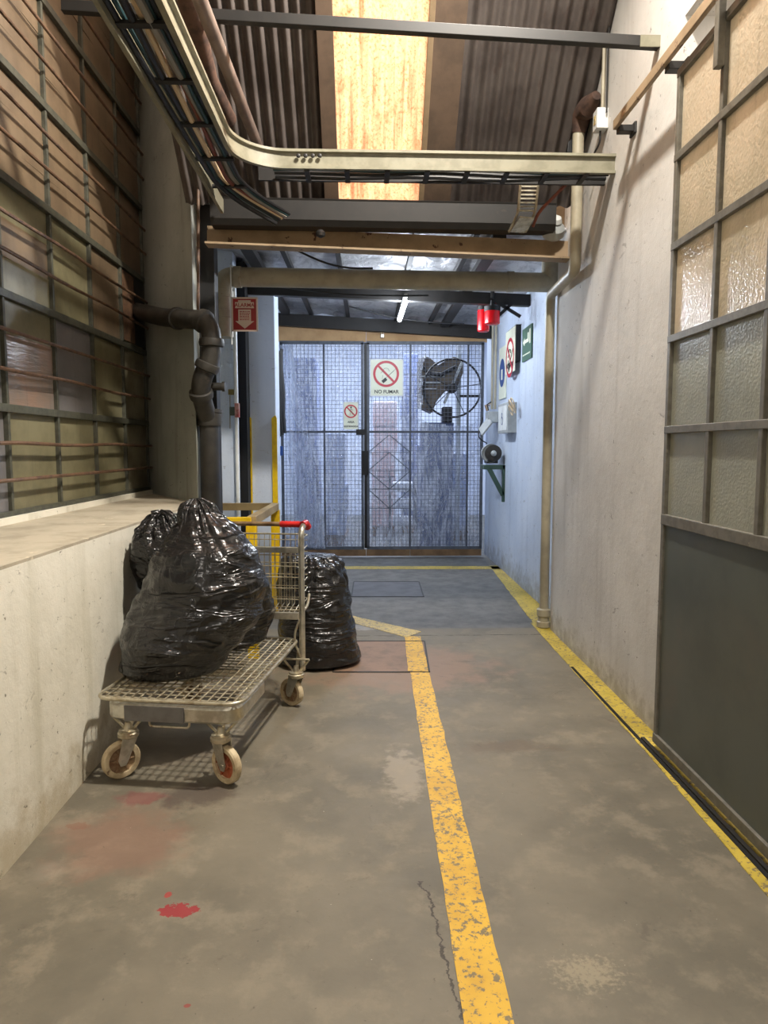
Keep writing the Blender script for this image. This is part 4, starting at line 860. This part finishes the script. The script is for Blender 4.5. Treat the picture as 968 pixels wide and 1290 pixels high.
t = thing('wall_bracket', 'green triangular steel bracket carrying the grinder', 'bracket', (XB, YB_, zb_))
xl = P(610, 588, YB_).x
MB().span((xl, YB_-0.02, zb_-0.05), (XB, YB_+0.26, zb_)).build('bracket_shelf', M_GRN, t, bevel=0.004)
lowz = P(632, 628, YB_).z
MB().bar((xl+0.06, YB_, zb_-0.04), (XB-0.02, YB_, lowz+0.04), 0.04, 0.05).build('bracket_brace', M_GRN, t)
MB().span((XB-0.03, YB_-0.02, lowz-0.04), (XB+0.004, YB_+0.03, zb_)).build('bracket_upright', M_GRN, t)
# yellow corner guards of the column, hose on its right
for k, px in enumerate((314, 346)):
    zt = P(px, 523, 6.98).z; x = P(px, 560, 6.98).x
    tag(MB().poly([(x-0.025, 6.975, 0), (x+0.025, 6.975, 0), (x+0.025, 6.975, zt-0.03), (x+0.012*(1 if k else -1), 6.975, zt), (x-0.025, 6.975, zt-0.03)], (0, 0.022, 0)).build('corner_guard', M_YSTEEL), ['yellow steel guard on the left corner of the blue column', 'yellow steel guard on the right corner of the blue column'][k], 'guard', 'yellow corner guards')
pts = [P(351, 446, 8.6), P(352, 470, 8.6), P(355, 500, 8.6), P(354, 530, 8.6), P(355, 552, 8.6)]
t = thing('black_hose', 'black hose bundle hanging between the blue column and the gate', 'hose', pts[0])
MB().bar(Vector((-1.18, 8.6, pts[0].z)), pts[0]+Vector((0.04, 0, 0)), 0.02, 0.02).build('hook', M_STEEL, t)
for k in range(4): MB().tube([p+Vector((0.022*k-0.03+0.01*math.sin(i+k), 0.0, 0.02*k)) for i, p in enumerate(pts)], 0.018, 8).build('hose_strand', M_CABLE[0], t, smooth=True)
tag(MB().span((P(348, 560, 8.7).x, 8.7, P(352, 574, 8.7).z), (P(356, 560, 8.7).x, 8.78, P(352, 562, 8.7).z)).build('blue_box', M_SBLUE, bevel=0.005), 'small dull blue box behind the blue column below the hose', 'box')
# electrical bits on far left wall
YL = 6.60
t = thing('wall_switch', 'small wall switch with cord on the peeling blue wall beside the column', 'switch', P(292, 520, YL))
MB().box(P(291.5, 494, YL-0.02), (0.05, 0.04, 0.05)).build('switch_box', mat('brass_box', (120, 106, 56), rough=0.5), t, bevel=0.004)
MB().box(P(293, 518, YL-0.02), (0.05, 0.04, 0.08)).build('lower_box', mat('dull_green_box', (70, 76, 62), rough=0.5), t, bevel=0.004)
MB().box(P(299, 517, YL-0.03), (0.04, 0.05, 0.13)).build('red_switch', mat('pale_red_switch', (186, 150, 142), (160, 60, 60), 14, 0.5), t, bevel=0.004)
MB().tube([P(290, 498, YL-0.02), P(290, 540, YL-0.02)], 0.006, 6).build('cord', M_CABLE[2], t)
tag(MB().tube([Vector((P(297.5, 500, YL-0.02).x, YL-0.02, 0.6)), Vector((P(297.5, 500, YL-0.02).x, YL-0.02, 3.1))], 0.018, 8).build('white_conduit', M_WHITE, smooth=True), 'vertical white conduit on the blue wall left of the column', 'conduit')
# ------------------------------------------------------------------ guard rail
ra = P(317, 656, 4.75); zt = ra.z; rb = Vector((P(347, 637, 5.9).x, 5.9, zt)); rc = Vector((-1.30, 5.9, zt)); rd_ = Vector((-1.17, 4.75, zt))
t = thing('guard_rail', 'tan topped guard rail on yellow posts behind the cart', 'railing', Vector((ra.x, 5.3, 0)))
MB().bar(ra, rb, 0.06, 0.06).build('top_rail', M_TIMBER, t, bevel=0.003); MB().bar(rb, rc, 0.05, 0.06).build('top_rail', M_TIMBER, t, bevel=0.003)
MB().bar(ra, Vector((-1.12, 4.78, zt-0.005)), 0.05, 0.05).build('top_rail', M_YSTEEL, t, bevel=0.003)
for q in (ra, rb): MB().span((q.x-0.035, q.y-0.03, 0), (q.x+0.035, q.y+0.03, zt-0.03)).build('post', M_YSTEEL, t, bevel=0.003)
# ------------------------------------------------------------------ cart
TH = math.radians(-8.3)
fr = PZ(303, 888, 0.372)                            # front right corner of deck
Wd, Ld, DZ = 0.655, 1.02, 0.372
base = Vector((fr.x, fr.y, 0))
cart = thing('flatbed_cart', 'rusty chrome flatbed warehouse cart with a wire deck and red grip', 'cart', base, TH)
# local coordinates: x right (0 at right edge, -Wd left), y backwards
def L(x, y, z): return Vector((x, y, z))
def cb(mb, name, m, parent=cart, smooth=False, bevel=0.0): return mb.build(name, m, parent, smooth=smooth, bevel=bevel, world=False)
def rrect(x0, y0, x1, y1, z, r, n=6):
    pts = []
    for (cx_, cy_, a0) in ((x1-r, y1-r, 0), (x0+r, y1-r, PI/2), (x0+r, y0+r, PI), (x1-r, y0+r, 1.5*PI)):
        pts += [L(cx_+r*math.cos(a0+PI/2*i/n), cy_+r*math.sin(a0+PI/2*i/n), z) for i in range(n+1)]
    return pts+[pts[0]]
cb(MB().tube(rrect(-Wd, 0, 0, Ld, DZ, 0.07), 0.0085, 10, cap=False), 'deck_rim', M_ZINC, smooth=True)
b = MB()
for k in range(1, 17): x = -Wd+Wd*k/17; b.tube([L(x, 0.005, DZ), L(x, Ld-0.005, DZ)], 0.0036, 6)
cb(b, 'deck_wires_long', M_ZINC, smooth=True)
b = MB()
for k in range(1, 22): y = Ld*k/22; b.tube([L(-Wd+0.005, y, DZ-0.007), L(-0.005, y, DZ-0.007)], 0.0036, 6)
cb(b, 'deck_wires_cross', M_ZINC, smooth=True)
# side channels and bumper
for x in (-Wd+0.05, -0.05):
    cb(MB().bar(L(x, 0.10, DZ-0.035), L(x, Ld-0.03, DZ-0.035), 0.03, 0.05), 'side_channel', M_CHROME, bevel=0.004)
bp = rounded([L(-Wd+0.045, 0.40, DZ-0.062), L(-Wd+0.045, 0.025, DZ-0.062), L(-0.03, 0.025, DZ-0.062), L(-0.03, 0.40, DZ-0.062)], 0.08, 8)
cb(MB().sweep(bp, [(-0.014, -0.036), (0.006, -0.036), (0.014, -0.026), (0.014, 0.026), (0.006, 0.036), (-0.014, 0.036)]), 'bumper', M_CHROME, smooth=True)
cb(MB().box(L(-Wd/2-0.06, 0.0075, DZ-0.062), (0.27, 0.008, 0.068)), 'rubber_strip', M_TAPE, bevel=0.003)
# pull handle loop under the bumper
cb(MB().tube(rounded([L(-0.42, 0.03, DZ-0.09), L(-0.42, 0.03, DZ-0.125), L(-0.24, 0.03, DZ-0.125), L(-0.24, 0.03, DZ-0.09)], 0.015), 0.005, 8), 'pull_loop', M_ZINC, smooth=True)
cb(MB().bar(L(-Wd+0.05, Ld/2, DZ-0.035), L(-0.05, Ld/2, DZ-0.035), 0.03, 0.03), 'cross_member', M_CHROME)
def caster(x, y, ang, hubm, R=0.083):
    z = DZ-0.075; top = R*2+0.018
    # A-shaped wire struts
    for s_ in (-1, 1): cb(MB().tube([L(x+s_*0.075, y, DZ-0.10), L(x+s_*0.022, y+0.01, top+0.03)], 0.0065, 8), 'strut', M_ZINC, smooth=True)
    cb(MB().tube([L(x-0.075, y, DZ-0.10), L(x+0.075, y, DZ-0.10)], 0.006, 8), 'strut', M_ZINC, smooth=True)
    cb(MB().tube([L(x, y+0.07, DZ-0.06), L(x, y+0.02, top+0.03)], 0.01, 8), 'strut', M_ZINC, smooth=True)
    cs = bpy.data.objects.new('caster', None); C.objects.link(cs); cs.parent = cart; cs.location = (x, y, 0); cs.rotation_euler = (0, 0, ang)
    # local: axle along x, wheel trails toward +y by 0.03
    t_ = 0.035
    cb(MB().lathe([(0.036, top-0.008), (0.046, top+0.0), (0.046, top+0.014), (0.040, top+0.018), (0.040, top+0.026), (0.018, top+0.03), (0.012, top+0.06)], (0, 0, 0), n=24), 'swivel_head', M_ZINC, cs, smooth=True)
    b = MB()
    for s_ in (-1, 1):
        pts = [(s_*0.024, -0.035, top), (s_*0.024, 0.035, top), (s_*0.024, t_+0.022, R+0.005), (s_*0.024, t_+0.012, R-0.022), (s_*0.024, t_-0.012, R-0.022), (s_*0.024, t_-0.024, R)]
        b.poly(pts, (s_*0.004, 0, 0))
    b.span((-0.028, -0.036, top-0.005), (0.028, 0.036, top+0.002)); cb(b, 'fork', M_CHROME, cs, bevel=0.0015)
    b = MB(); b.lathe([(0.010, -0.032), (0.010, 0.032)], (0, t_, R), (1, 0, 0), 12); cb(b, 'axle', M_CHROME, cs, smooth=True)
    prof_ = [(R*0.70, -0.016), (R*0.93, -0.018), (R, -0.011), (R, 0.011), (R*0.93, 0.018), (R*0.70, 0.016)]
    cb(MB().lathe(prof_, (0, t_, R), (1, 0, 0), 40, closed=True), 'wheel_tyre', M_WHEEL, cs, smooth=True)
    b = MB().lathe([(0.02, -0.018), (0.024, -0.012), (0.024, 0.012), (0.02, 0.018)], (0, t_, R), (1, 0, 0), 16)
    b.lathe([(0.012, -0.004), (R*0.72, -0.004), (R*0.72, 0.004), (0.012, 0.004)], (0, t_, R), (1, 0, 0), 32)
    for k in range(6):
        a_ = PI*k/3; b.bar((0, t_+math.cos(a_)*0.02, R+math.sin(a_)*0.02), (0, t_+math.cos(a_)*R*0.71, R+math.sin(a_)*R*0.71), 0.024, 0.007, (0, -math.sin(a_), math.cos(a_)))
    cb(b, 'wheel_hub', hubm, cs)
caster(-Wd+0.115, 0.07, math.radians(138), M_HUB)
caster(-0.115, 0.07, math.radians(240), M_HUBR)
caster(-Wd+0.06, Ld-0.05, math.radians(160), M_HUB, 0.078)
caster(-0.005, Ld-0.05, math.radians(62), M_HUB, 0.078)
# uprights, handle and basket
HZ = P(388, 659, 4.0).z
for x in (-Wd+0.02, 0.025):
    cb(MB().tube(rounded([L(x, Ld-0.02, 0.20), L(x, Ld-0.02, HZ-0.02), L(x, Ld+0.07, HZ+0.005)], 0.06, 8), 0.0165, 14), 'upright', M_CHROME, smooth=True)
    cb(MB().tube(rounded([L(x, Ld-0.02, DZ+0.15), L(x-0.045, Ld-0.06, DZ+0.03), L(x-0.005, Ld-0.04, DZ-0.10)], 0.1, 8), 0.006, 8), 'curved_brace', M_ZINC, smooth=True)
cb(MB().tube([L(-Wd+0.02, Ld+0.06, HZ), L(-0.09, Ld+0.06, HZ)], 0.013, 12), 'handle_bar', mat('rusty_bar', (140, 116, 84), (96, 70, 46), 16, 0.5, 0.4), smooth=True)
prof_ = []
for k in range(13): prof_ += [(0.0185 if k % 2 else 0.0165, k*0.0115)]
cb(MB().lathe(prof_, L(-0.115, Ld+0.06, HZ), (1, 0, 0), 20), 'grip', M_RED, smooth=True)
cb(MB().tube([L(0.02, Ld+0.03, HZ), L(0.03, Ld+0.07, HZ+0.005), L(0.035, Ld+0.10, HZ-0.02)], 0.021, 14), 'grip_end', M_RED, smooth=True)
bt = HZ-0.115; bb_ = HZ-0.50
bt = P(388, 688, 4.0).z; bb_ = P(388, 768, 4.0).z
for z, h_ in ((bt, 0.034), (bb_, 0.040)): cb(MB().bar(L(-Wd+0.03, Ld-0.03, z), L(0.01, Ld-0.03, z), 0.014, h_), 'basket_rail', M_CHROME, bevel=0.004)
b = MB()
for k in range(1, 20): x = -Wd+0.03+(Wd-0.03)*k/20; b.tube([L(x, Ld-0.02, bb_), L(x, Ld-0.02, bt)], 0.0026, 6); b.tube([L(x, Ld+0.16, bb_+0.03), L(x, Ld+0.20, bt+0.06)], 0.0026, 6); b.tube([L(x, Ld-0.02, bb_), L(x, Ld+0.16, bb_+0.03)], 0.0026, 6)
for k in range(6): z = bb_+(bt-bb_)*(k+0.5)/6; b.tube([L(-Wd+0.03, Ld-0.024, z), L(0.01, Ld-0.024, z)], 0.0028, 6)
for k in range(6): z = bb_+0.03+(bt-bb_+0.03)*(k+0.5)/6; b.tube([L(-Wd+0.03, Ld+0.16+0.04*(k+.5)/6, z), L(0.01, Ld+0.16+0.04*(k+.5)/6, z)], 0.0028, 6)
for k in range(4): b.tube([L(-Wd+0.03, Ld+0.035*k, bb_+0.006*k), L(0.01, Ld+0.035*k, bb_+0.006*k)], 0.0028, 6)
for x in (-Wd+0.03, 0.01):
    for k in range(6): z = bb_+0.02+(bt-bb_)*(k+0.3)/6; b.tube([L(x, Ld-0.02, z), L(x, Ld+0.18, z+0.02)], 0.0028, 6)
cb(b, 'basket_wires', M_ZINC, smooth=True)
cb(MB().tube(rounded([L(-Wd+0.03, Ld-0.02, bt+0.06), L(-Wd+0.03, Ld+0.2, bt+0.06), L(0.015, Ld+0.2, bt+0.06), L(0.015, Ld-0.02, bt+0.06)], 0.04), 0.005, 8), 'basket_rim', M_ZINC, smooth=True)
cb(MB().tube(rounded([L(0.015, Ld-0.02, bb_+0.01), L(0.03, Ld+0.10, bb_+0.03), L(0.02, Ld+0.18, bb_+0.08)], 0.05), 0.008, 8), 'basket_runner', M_ZINC, smooth=True)
# ------------------------------------------------------------------ bags
def bag(label, rings, seed, base_z, neck=True, nu=220, nv=190, amp=0.03, clampx=None, flat=None):
    # rings: (z, cx, cy, rx, ry)
    rings = sorted(rings); z0_, z1_ = rings[0][0], rings[-1][0]
    def ev(z):
        for a_, b_ in zip(rings, rings[1:]):
            if z <= b_[0]:
                t_ = (z-a_[0])/(b_[0]-a_[0]); t_ = t_*t_*(3-2*t_)*0.5+t_*0.5
                return [a_[i]+(b_[i]-a_[i])*t_ for i in range(1, 5)]
        return rings[-1][1:]
    b = MB(); vs = []; sd = Vector((seed*3.7, seed*1.3, seed))
    for j in range(nv+1):
        t_ = j/nv; z = z0_+(z1_-z0_)*t_; cx_, cy_, rx, ry = ev(z)
        for i in range(nu):
            a_ = 2*PI*i/nu; ca, sa = math.cos(a_), math.sin(a_)
            p = Vector((cx_+rx*ca, cy_+ry*sa, z)); n_ = Vector((ca, sa, 0))
            sc_ = min(1.0, rx/0.12)
            f1 = noise.fractal(Vector((p.x*3, p.y*3, p.z*5))+sd, 0.8, 2.0, 4)
            f2 = 1-abs(noise.noise(Vector((p.x*4.5, p.y*4.5, p.z*15+2*p.x))+sd))*2.6
            f3 = 1-abs(noise.noise(Vector((p.x*13, p.y*13, p.z*22-4*p.x))+sd*2))*2.5
            f4 = 1-abs(noise.noise(Vector((p.x*7-p.z*6, p.y*7, p.z*8+p.x*5))-sd))*2.8
            f5 = 1-abs(noise.noise(Vector((ca*1.3, sa*1.3, p.z*9+1.2*ca))+sd*1.7))*3.2
            msk = 0.5+0.5*noise.noise(Vector((ca*1.1, sa*1.1, p.z*2.2))+sd*0.6)
            d = amp*(0.9*f1+0.26*f4+0.22*msk*f5)*sc_
            pl = max(0.0, (t_-0.62)/0.38); d += pl*0.011*(math.sin(a_*9+7*noise.noise(Vector((ca*1.5, sa*1.5, z*3))+sd))+0.7*math.sin(a_*16+9*noise.noise(Vector((ca*2, sa*2, z*6))-sd)))*min(1, rx/0.06)
            p += n_*d; p.z += amp*0.5*f1*(1 if 0.02 < t_ < 0.98 else 0)
            p.z = max(p.z, base_z+0.002+0.004*abs(f2))
            if clampx is not None and p.x < clampx: p.x = clampx+0.002*f3
            vs.append(p)
    fs = [(j*nu+i, j*nu+(i+1) % nu, (j+1)*nu+(i+1) % nu, (j+1)*nu+i) for j in range(nv) for i in range(nu)]
    fs += [tuple(range(nu-1, -1, -1)), tuple(nv*nu+i for i in range(nu))]
    b.add(vs, fs); o_ = b.build('garbage_bag', M_BAG, smooth=True, angle=3); o_.data.name = 'garbage_bag'
    return tag(o_, label, 'bag', 'black garbage bags')
dz = DZ+0.006
bag('big full black garbage bag at the front of the cart deck', [
    (dz, -0.945, 3.34, 0.215, 0.20), (dz+0.03, -0.94, 3.33, 0.245, 0.235), (dz+0.15, -0.895, 3.33, 0.285, 0.26), (dz+0.28, -0.825, 3.35, 0.318, 0.265), (dz+0.42, -0.79, 3.38, 0.305, 0.25),
    (dz+0.55, -0.79, 3.40, 0.25, 0.22), (dz+0.63, -0.80, 3.42, 0.195, 0.175), (dz+0.685, -0.815, 3.43, 0.145, 0.135), (dz+0.73, -0.822, 3.44, 0.108, 0.10), (dz+0.765, -0.83, 3.44, 0.088, 0.08), (dz+0.80, -0.835, 3.44, 0.07, 0.06), (dz+0.825, -0.84, 3.44, 0.024, 0.02)], 1.0, dz, amp=0.022)
bag('black garbage bag squeezed behind the big one against the wall', [
    (dz, -0.80, 3.79, 0.20, 0.16), (dz+0.04, -0.80, 3.78, 0.26, 0.19), (dz+0.18, -0.82, 3.78, 0.31, 0.20), (dz+0.34, -0.88, 3.74, 0.34, 0.21), (dz+0.46, -0.96, 3.67, 0.29, 0.20), (dz+0.57, -1.03, 3.63, 0.21, 0.17),
    (dz+0.65, -1.065, 3.62, 0.13, 0.11), (dz+0.70, -1.07, 3.62, 0.085, 0.07), (dz+0.725, -1.07, 3.62, 0.06, 0.05), (dz+0.74, -1.075, 3.62, 0.02, 0.02)], 4.0, dz, amp=0.024, clampx=XL+0.012)
bag('black garbage bag standing on the floor behind the cart', [
    (0.003, -0.335, 4.66, 0.24, 0.20), (0.03, -0.335, 4.66, 0.285, 0.25), (0.14, -0.34, 4.66, 0.265, 0.25), (0.38, -0.36, 4.67, 0.25, 0.23), (0.56, -0.375, 4.68, 0.24, 0.21), (0.67, -0.385, 4.69, 0.215, 0.19),
    (0.72, -0.40, 4.70, 0.16, 0.14), (0.735, -0.41, 4.70, 0.06, 0.06)], 9.0, 0.002, amp=0.018)
# tufts / knots
def tuft(label_parent, c, r, h, seed):
    b = MB(); vs = []; nu, nv = 60, 26
    for j in range(nv+1):
        t_ = j/nv; rr = r*(0.45+0.75*math.sin(t_*PI*0.75)) if t_ < 0.9 else r*0.9*(1-t_)*6
        for i in range(nu):
            a_ = 2*PI*i/nu; k = 1+0.22*math.sin(a_*9+seed+4*t_)+0.25*noise.noise(Vector((math.cos(a_)*2, math.sin(a_)*2, t_*3+seed)))
            vs.append(Vector(c)+Vector((rr*k*math.cos(a_), rr*k*0.8*math.sin(a_), h*t_+0.012*math.sin(a_*5+seed))))
    fs = [(j*nu+i, j*nu+(i+1) % nu, (j+1)*nu+(i+1) % nu, (j+1)*nu+i) for j in range(nv) for i in range(nu)]+[tuple(nv*nu+i for i in range(nu))]
    b.add(vs, fs).build('gathered_top', M_BAG, label_parent, smooth=True, angle=3)
bags = [o for o in C.objects if o.name.startswith('garbage_bag')]
tuft(bags[1], (-1.06, 3.61, dz+0.685), 0.045, 0.06, 2.0)
# ------------------------------------------------------------------ beyond the gate
def stack(px0, px1, py0, py1, Y, m, label, d=0.8):
    a_ = P(px0, py1, Y); b_ = P(px1, py0, Y); z0_ = 0.16; t = thing('wrapped_stack', label, 'stack', ((a_.x+b_.x)/2, Y+d/2, 0), group='wrapped stacks beyond the gate')
    b = MB(); n = max(1, int((b_.z-z0_)/0.35)); rnd = random.Random(px0)
    for k in range(n):
        z = z0_+(b_.z-z0_)*k/n; o_ = rnd.uniform(-0.02, 0.02); b.span((a_.x+o_, Y+o_, z), (b_.x+o_, Y+d+o_, z+(b_.z-z0_)/n-0.008))
    b.build('wrapped_load', m, t, bevel=0.02)
    b = MB()
    for y in (Y+0.05, Y+d/2, Y+d-0.05): b.span((a_.x, y-0.05, 0), (b_.x, y+0.05, 0.12))
    for k in range(5): x = a_.x+(b_.x-a_.x)*(k+0.5)/5; b.span((x-0.05, Y, 0.12), (x+0.05, Y+d, 0.155))
    b.build('pallet', M_WOOD, t)
B_ = M_BLUEWRAP
stack(372, 398, 450, 650, 10.6, B_[0], 'tall blue wrapped stack behind the left side of the gate')
stack(410, 436, 545, 660, 10.3, B_[1], 'low pale blue wrapped stack behind the left leaf')
stack(470, 500, 505, 655, 11.4, B_[3], 'pink wrapped stack behind the large NO FUMAR sign')
stack(508, 528, 445, 650, 11.8, B_[0], 'narrow tall blue wrapped stack right of the large sign')
stack(525, 552, 560, 660, 10.4, B_[0], 'dark blue wrapped stack below the wheel')
stack(562, 590, 570, 665, 10.8, B_[1], 'pale blue wrapped stack behind the right end of the gate')
for k, (py) in enumerate((613, 634, 656)):
    a_ = P(495, py, 10.1); b_ = P(520, py, 10.1)
    t = tag(MB().lathe([(0.03, 0), (0.075, 0.001), (0.075, (b_.x-a_.x)), (0.03, (b_.x-a_.x)+0.001)], a_, (1, 0, 0), 20).build('white_roll', B_[2], smooth=True), ['white roll on the rack beyond the gate, topmost', 'white roll on the rack beyond the gate, middle one', 'white roll on the rack beyond the gate, lowest'][k], 'roll', 'white rolls beyond the gate')
a_ = P(493, 600, 10.1); b_ = P(522, 600, 10.1)
b = MB()
for x in (a_.x-0.02, b_.x+0.02):
    b.span((x-0.015, 10.02, 0), (x+0.015, 10.05, a_.z)); b.span((x-0.015, 10.16, 0), (x+0.015, 10.19, a_.z))
    for py in (613, 634, 656): b.span((x-0.015, 10.02, P(500, py, 10.1).z-0.095), (x+0.015, 10.19, P(500, py, 10.1).z-0.075))
tag(b.build('roll_rack', M_GFRAME), 'thin grey rack holding the white rolls beyond the gate', 'rack')
# machine with a big hand wheel, seen through the hole in the film
wc = P(570, 489, 9.75); wr = 36/F*9.75
t = thing('wheel_machine', 'brown machine with a big thin spoked wheel behind the hole in the film', 'machine', Vector((wc.x-0.2, 10.1, 0)))
MB().tube(arc(wc, (1, 0, 0), (0, 0, 1), wr, 0, 2*PI, 48), 0.014, 8, cap=False).build('wheel_rim', M_BLACK, t, smooth=True)
for k in range(5):
    a_ = 0.15+2*PI*k/5; MB().tube([wc, wc+Vector((math.cos(a_)*wr, 0, math.sin(a_)*wr))], 0.006, 6).build('spoke', M_BLACK, t)
MB().lathe([(0.05, -0.06), (0.07, -0.04), (0.07, 0.1), (0.03, 0.12)], wc, (0, 1, 0), 16).build('wheel_hub', M_BLACK, t, smooth=True)
MB().bar(P(579, 499, 9.7), P(606, 499, 9.7), 0.04, 0.035).build('lever', M_BLACK, t)
MB().bar(P(560, 508, 9.85), P(583, 455, 9.85), 0.03, 0.09, (0, 1, 0)).build('diagonal_arm', M_GREY, t)
a_ = P(529, 515, 10.0); b_ = P(580, 455, 10.0)
def MP(px, py, Y=10.0): q_ = P(px, py, Y); return Vector((q_.x, Y, q_.z))
MB().poly([MP(528, 452), MP(537, 448), MP(545, 453), MP(552, 460), MP(560, 455), MP(572, 449), MP(584, 453), MP(584, 470), MP(577, 486), MP(562, 492), MP(550, 506), MP(545, 520), MP(528, 512)], (0, 0.4, 0)).build('machine_body', mat('brown_machine', (104, 92, 76), (66, 58, 50), 8, 0.6), t, bevel=0.01)
MB().tube([MP(532, 462, 9.93), MP(540, 470, 9.93), MP(556, 472, 9.93), MP(575, 462, 9.93)], 0.03, 8).build('machine_arm', M_BLACK, t, smooth=True)
for k in range(3): MB().bar(MP(531, 474+8*k, 9.97), MP(560-5*k, 474+8*k, 9.97), 0.03, 0.02).build('machine_rib', M_GREY, t)
zt_ = P(560, 522, 10.1).z
MB().span((P(532, 540, 10).x, 10.0, 0), (P(572, 540, 10).x, 10.5, zt_-0.12)).build('machine_base', mat('blue_machine', (50, 72, 120), (90, 100, 130), 8, 0.5), t, bevel=0.01)
MB().span((P(558, 520, 10).x, 9.95, zt_-0.12), (P(570, 520, 10).x, 10.2, zt_+0.1)).build('motor', M_BLACK, t, bevel=0.01)
MB().span((P(577, 520, 10).x, 10.1, 0), (P(582, 520, 10).x, 10.16, 3.1)).build('post', M_GREY, t)
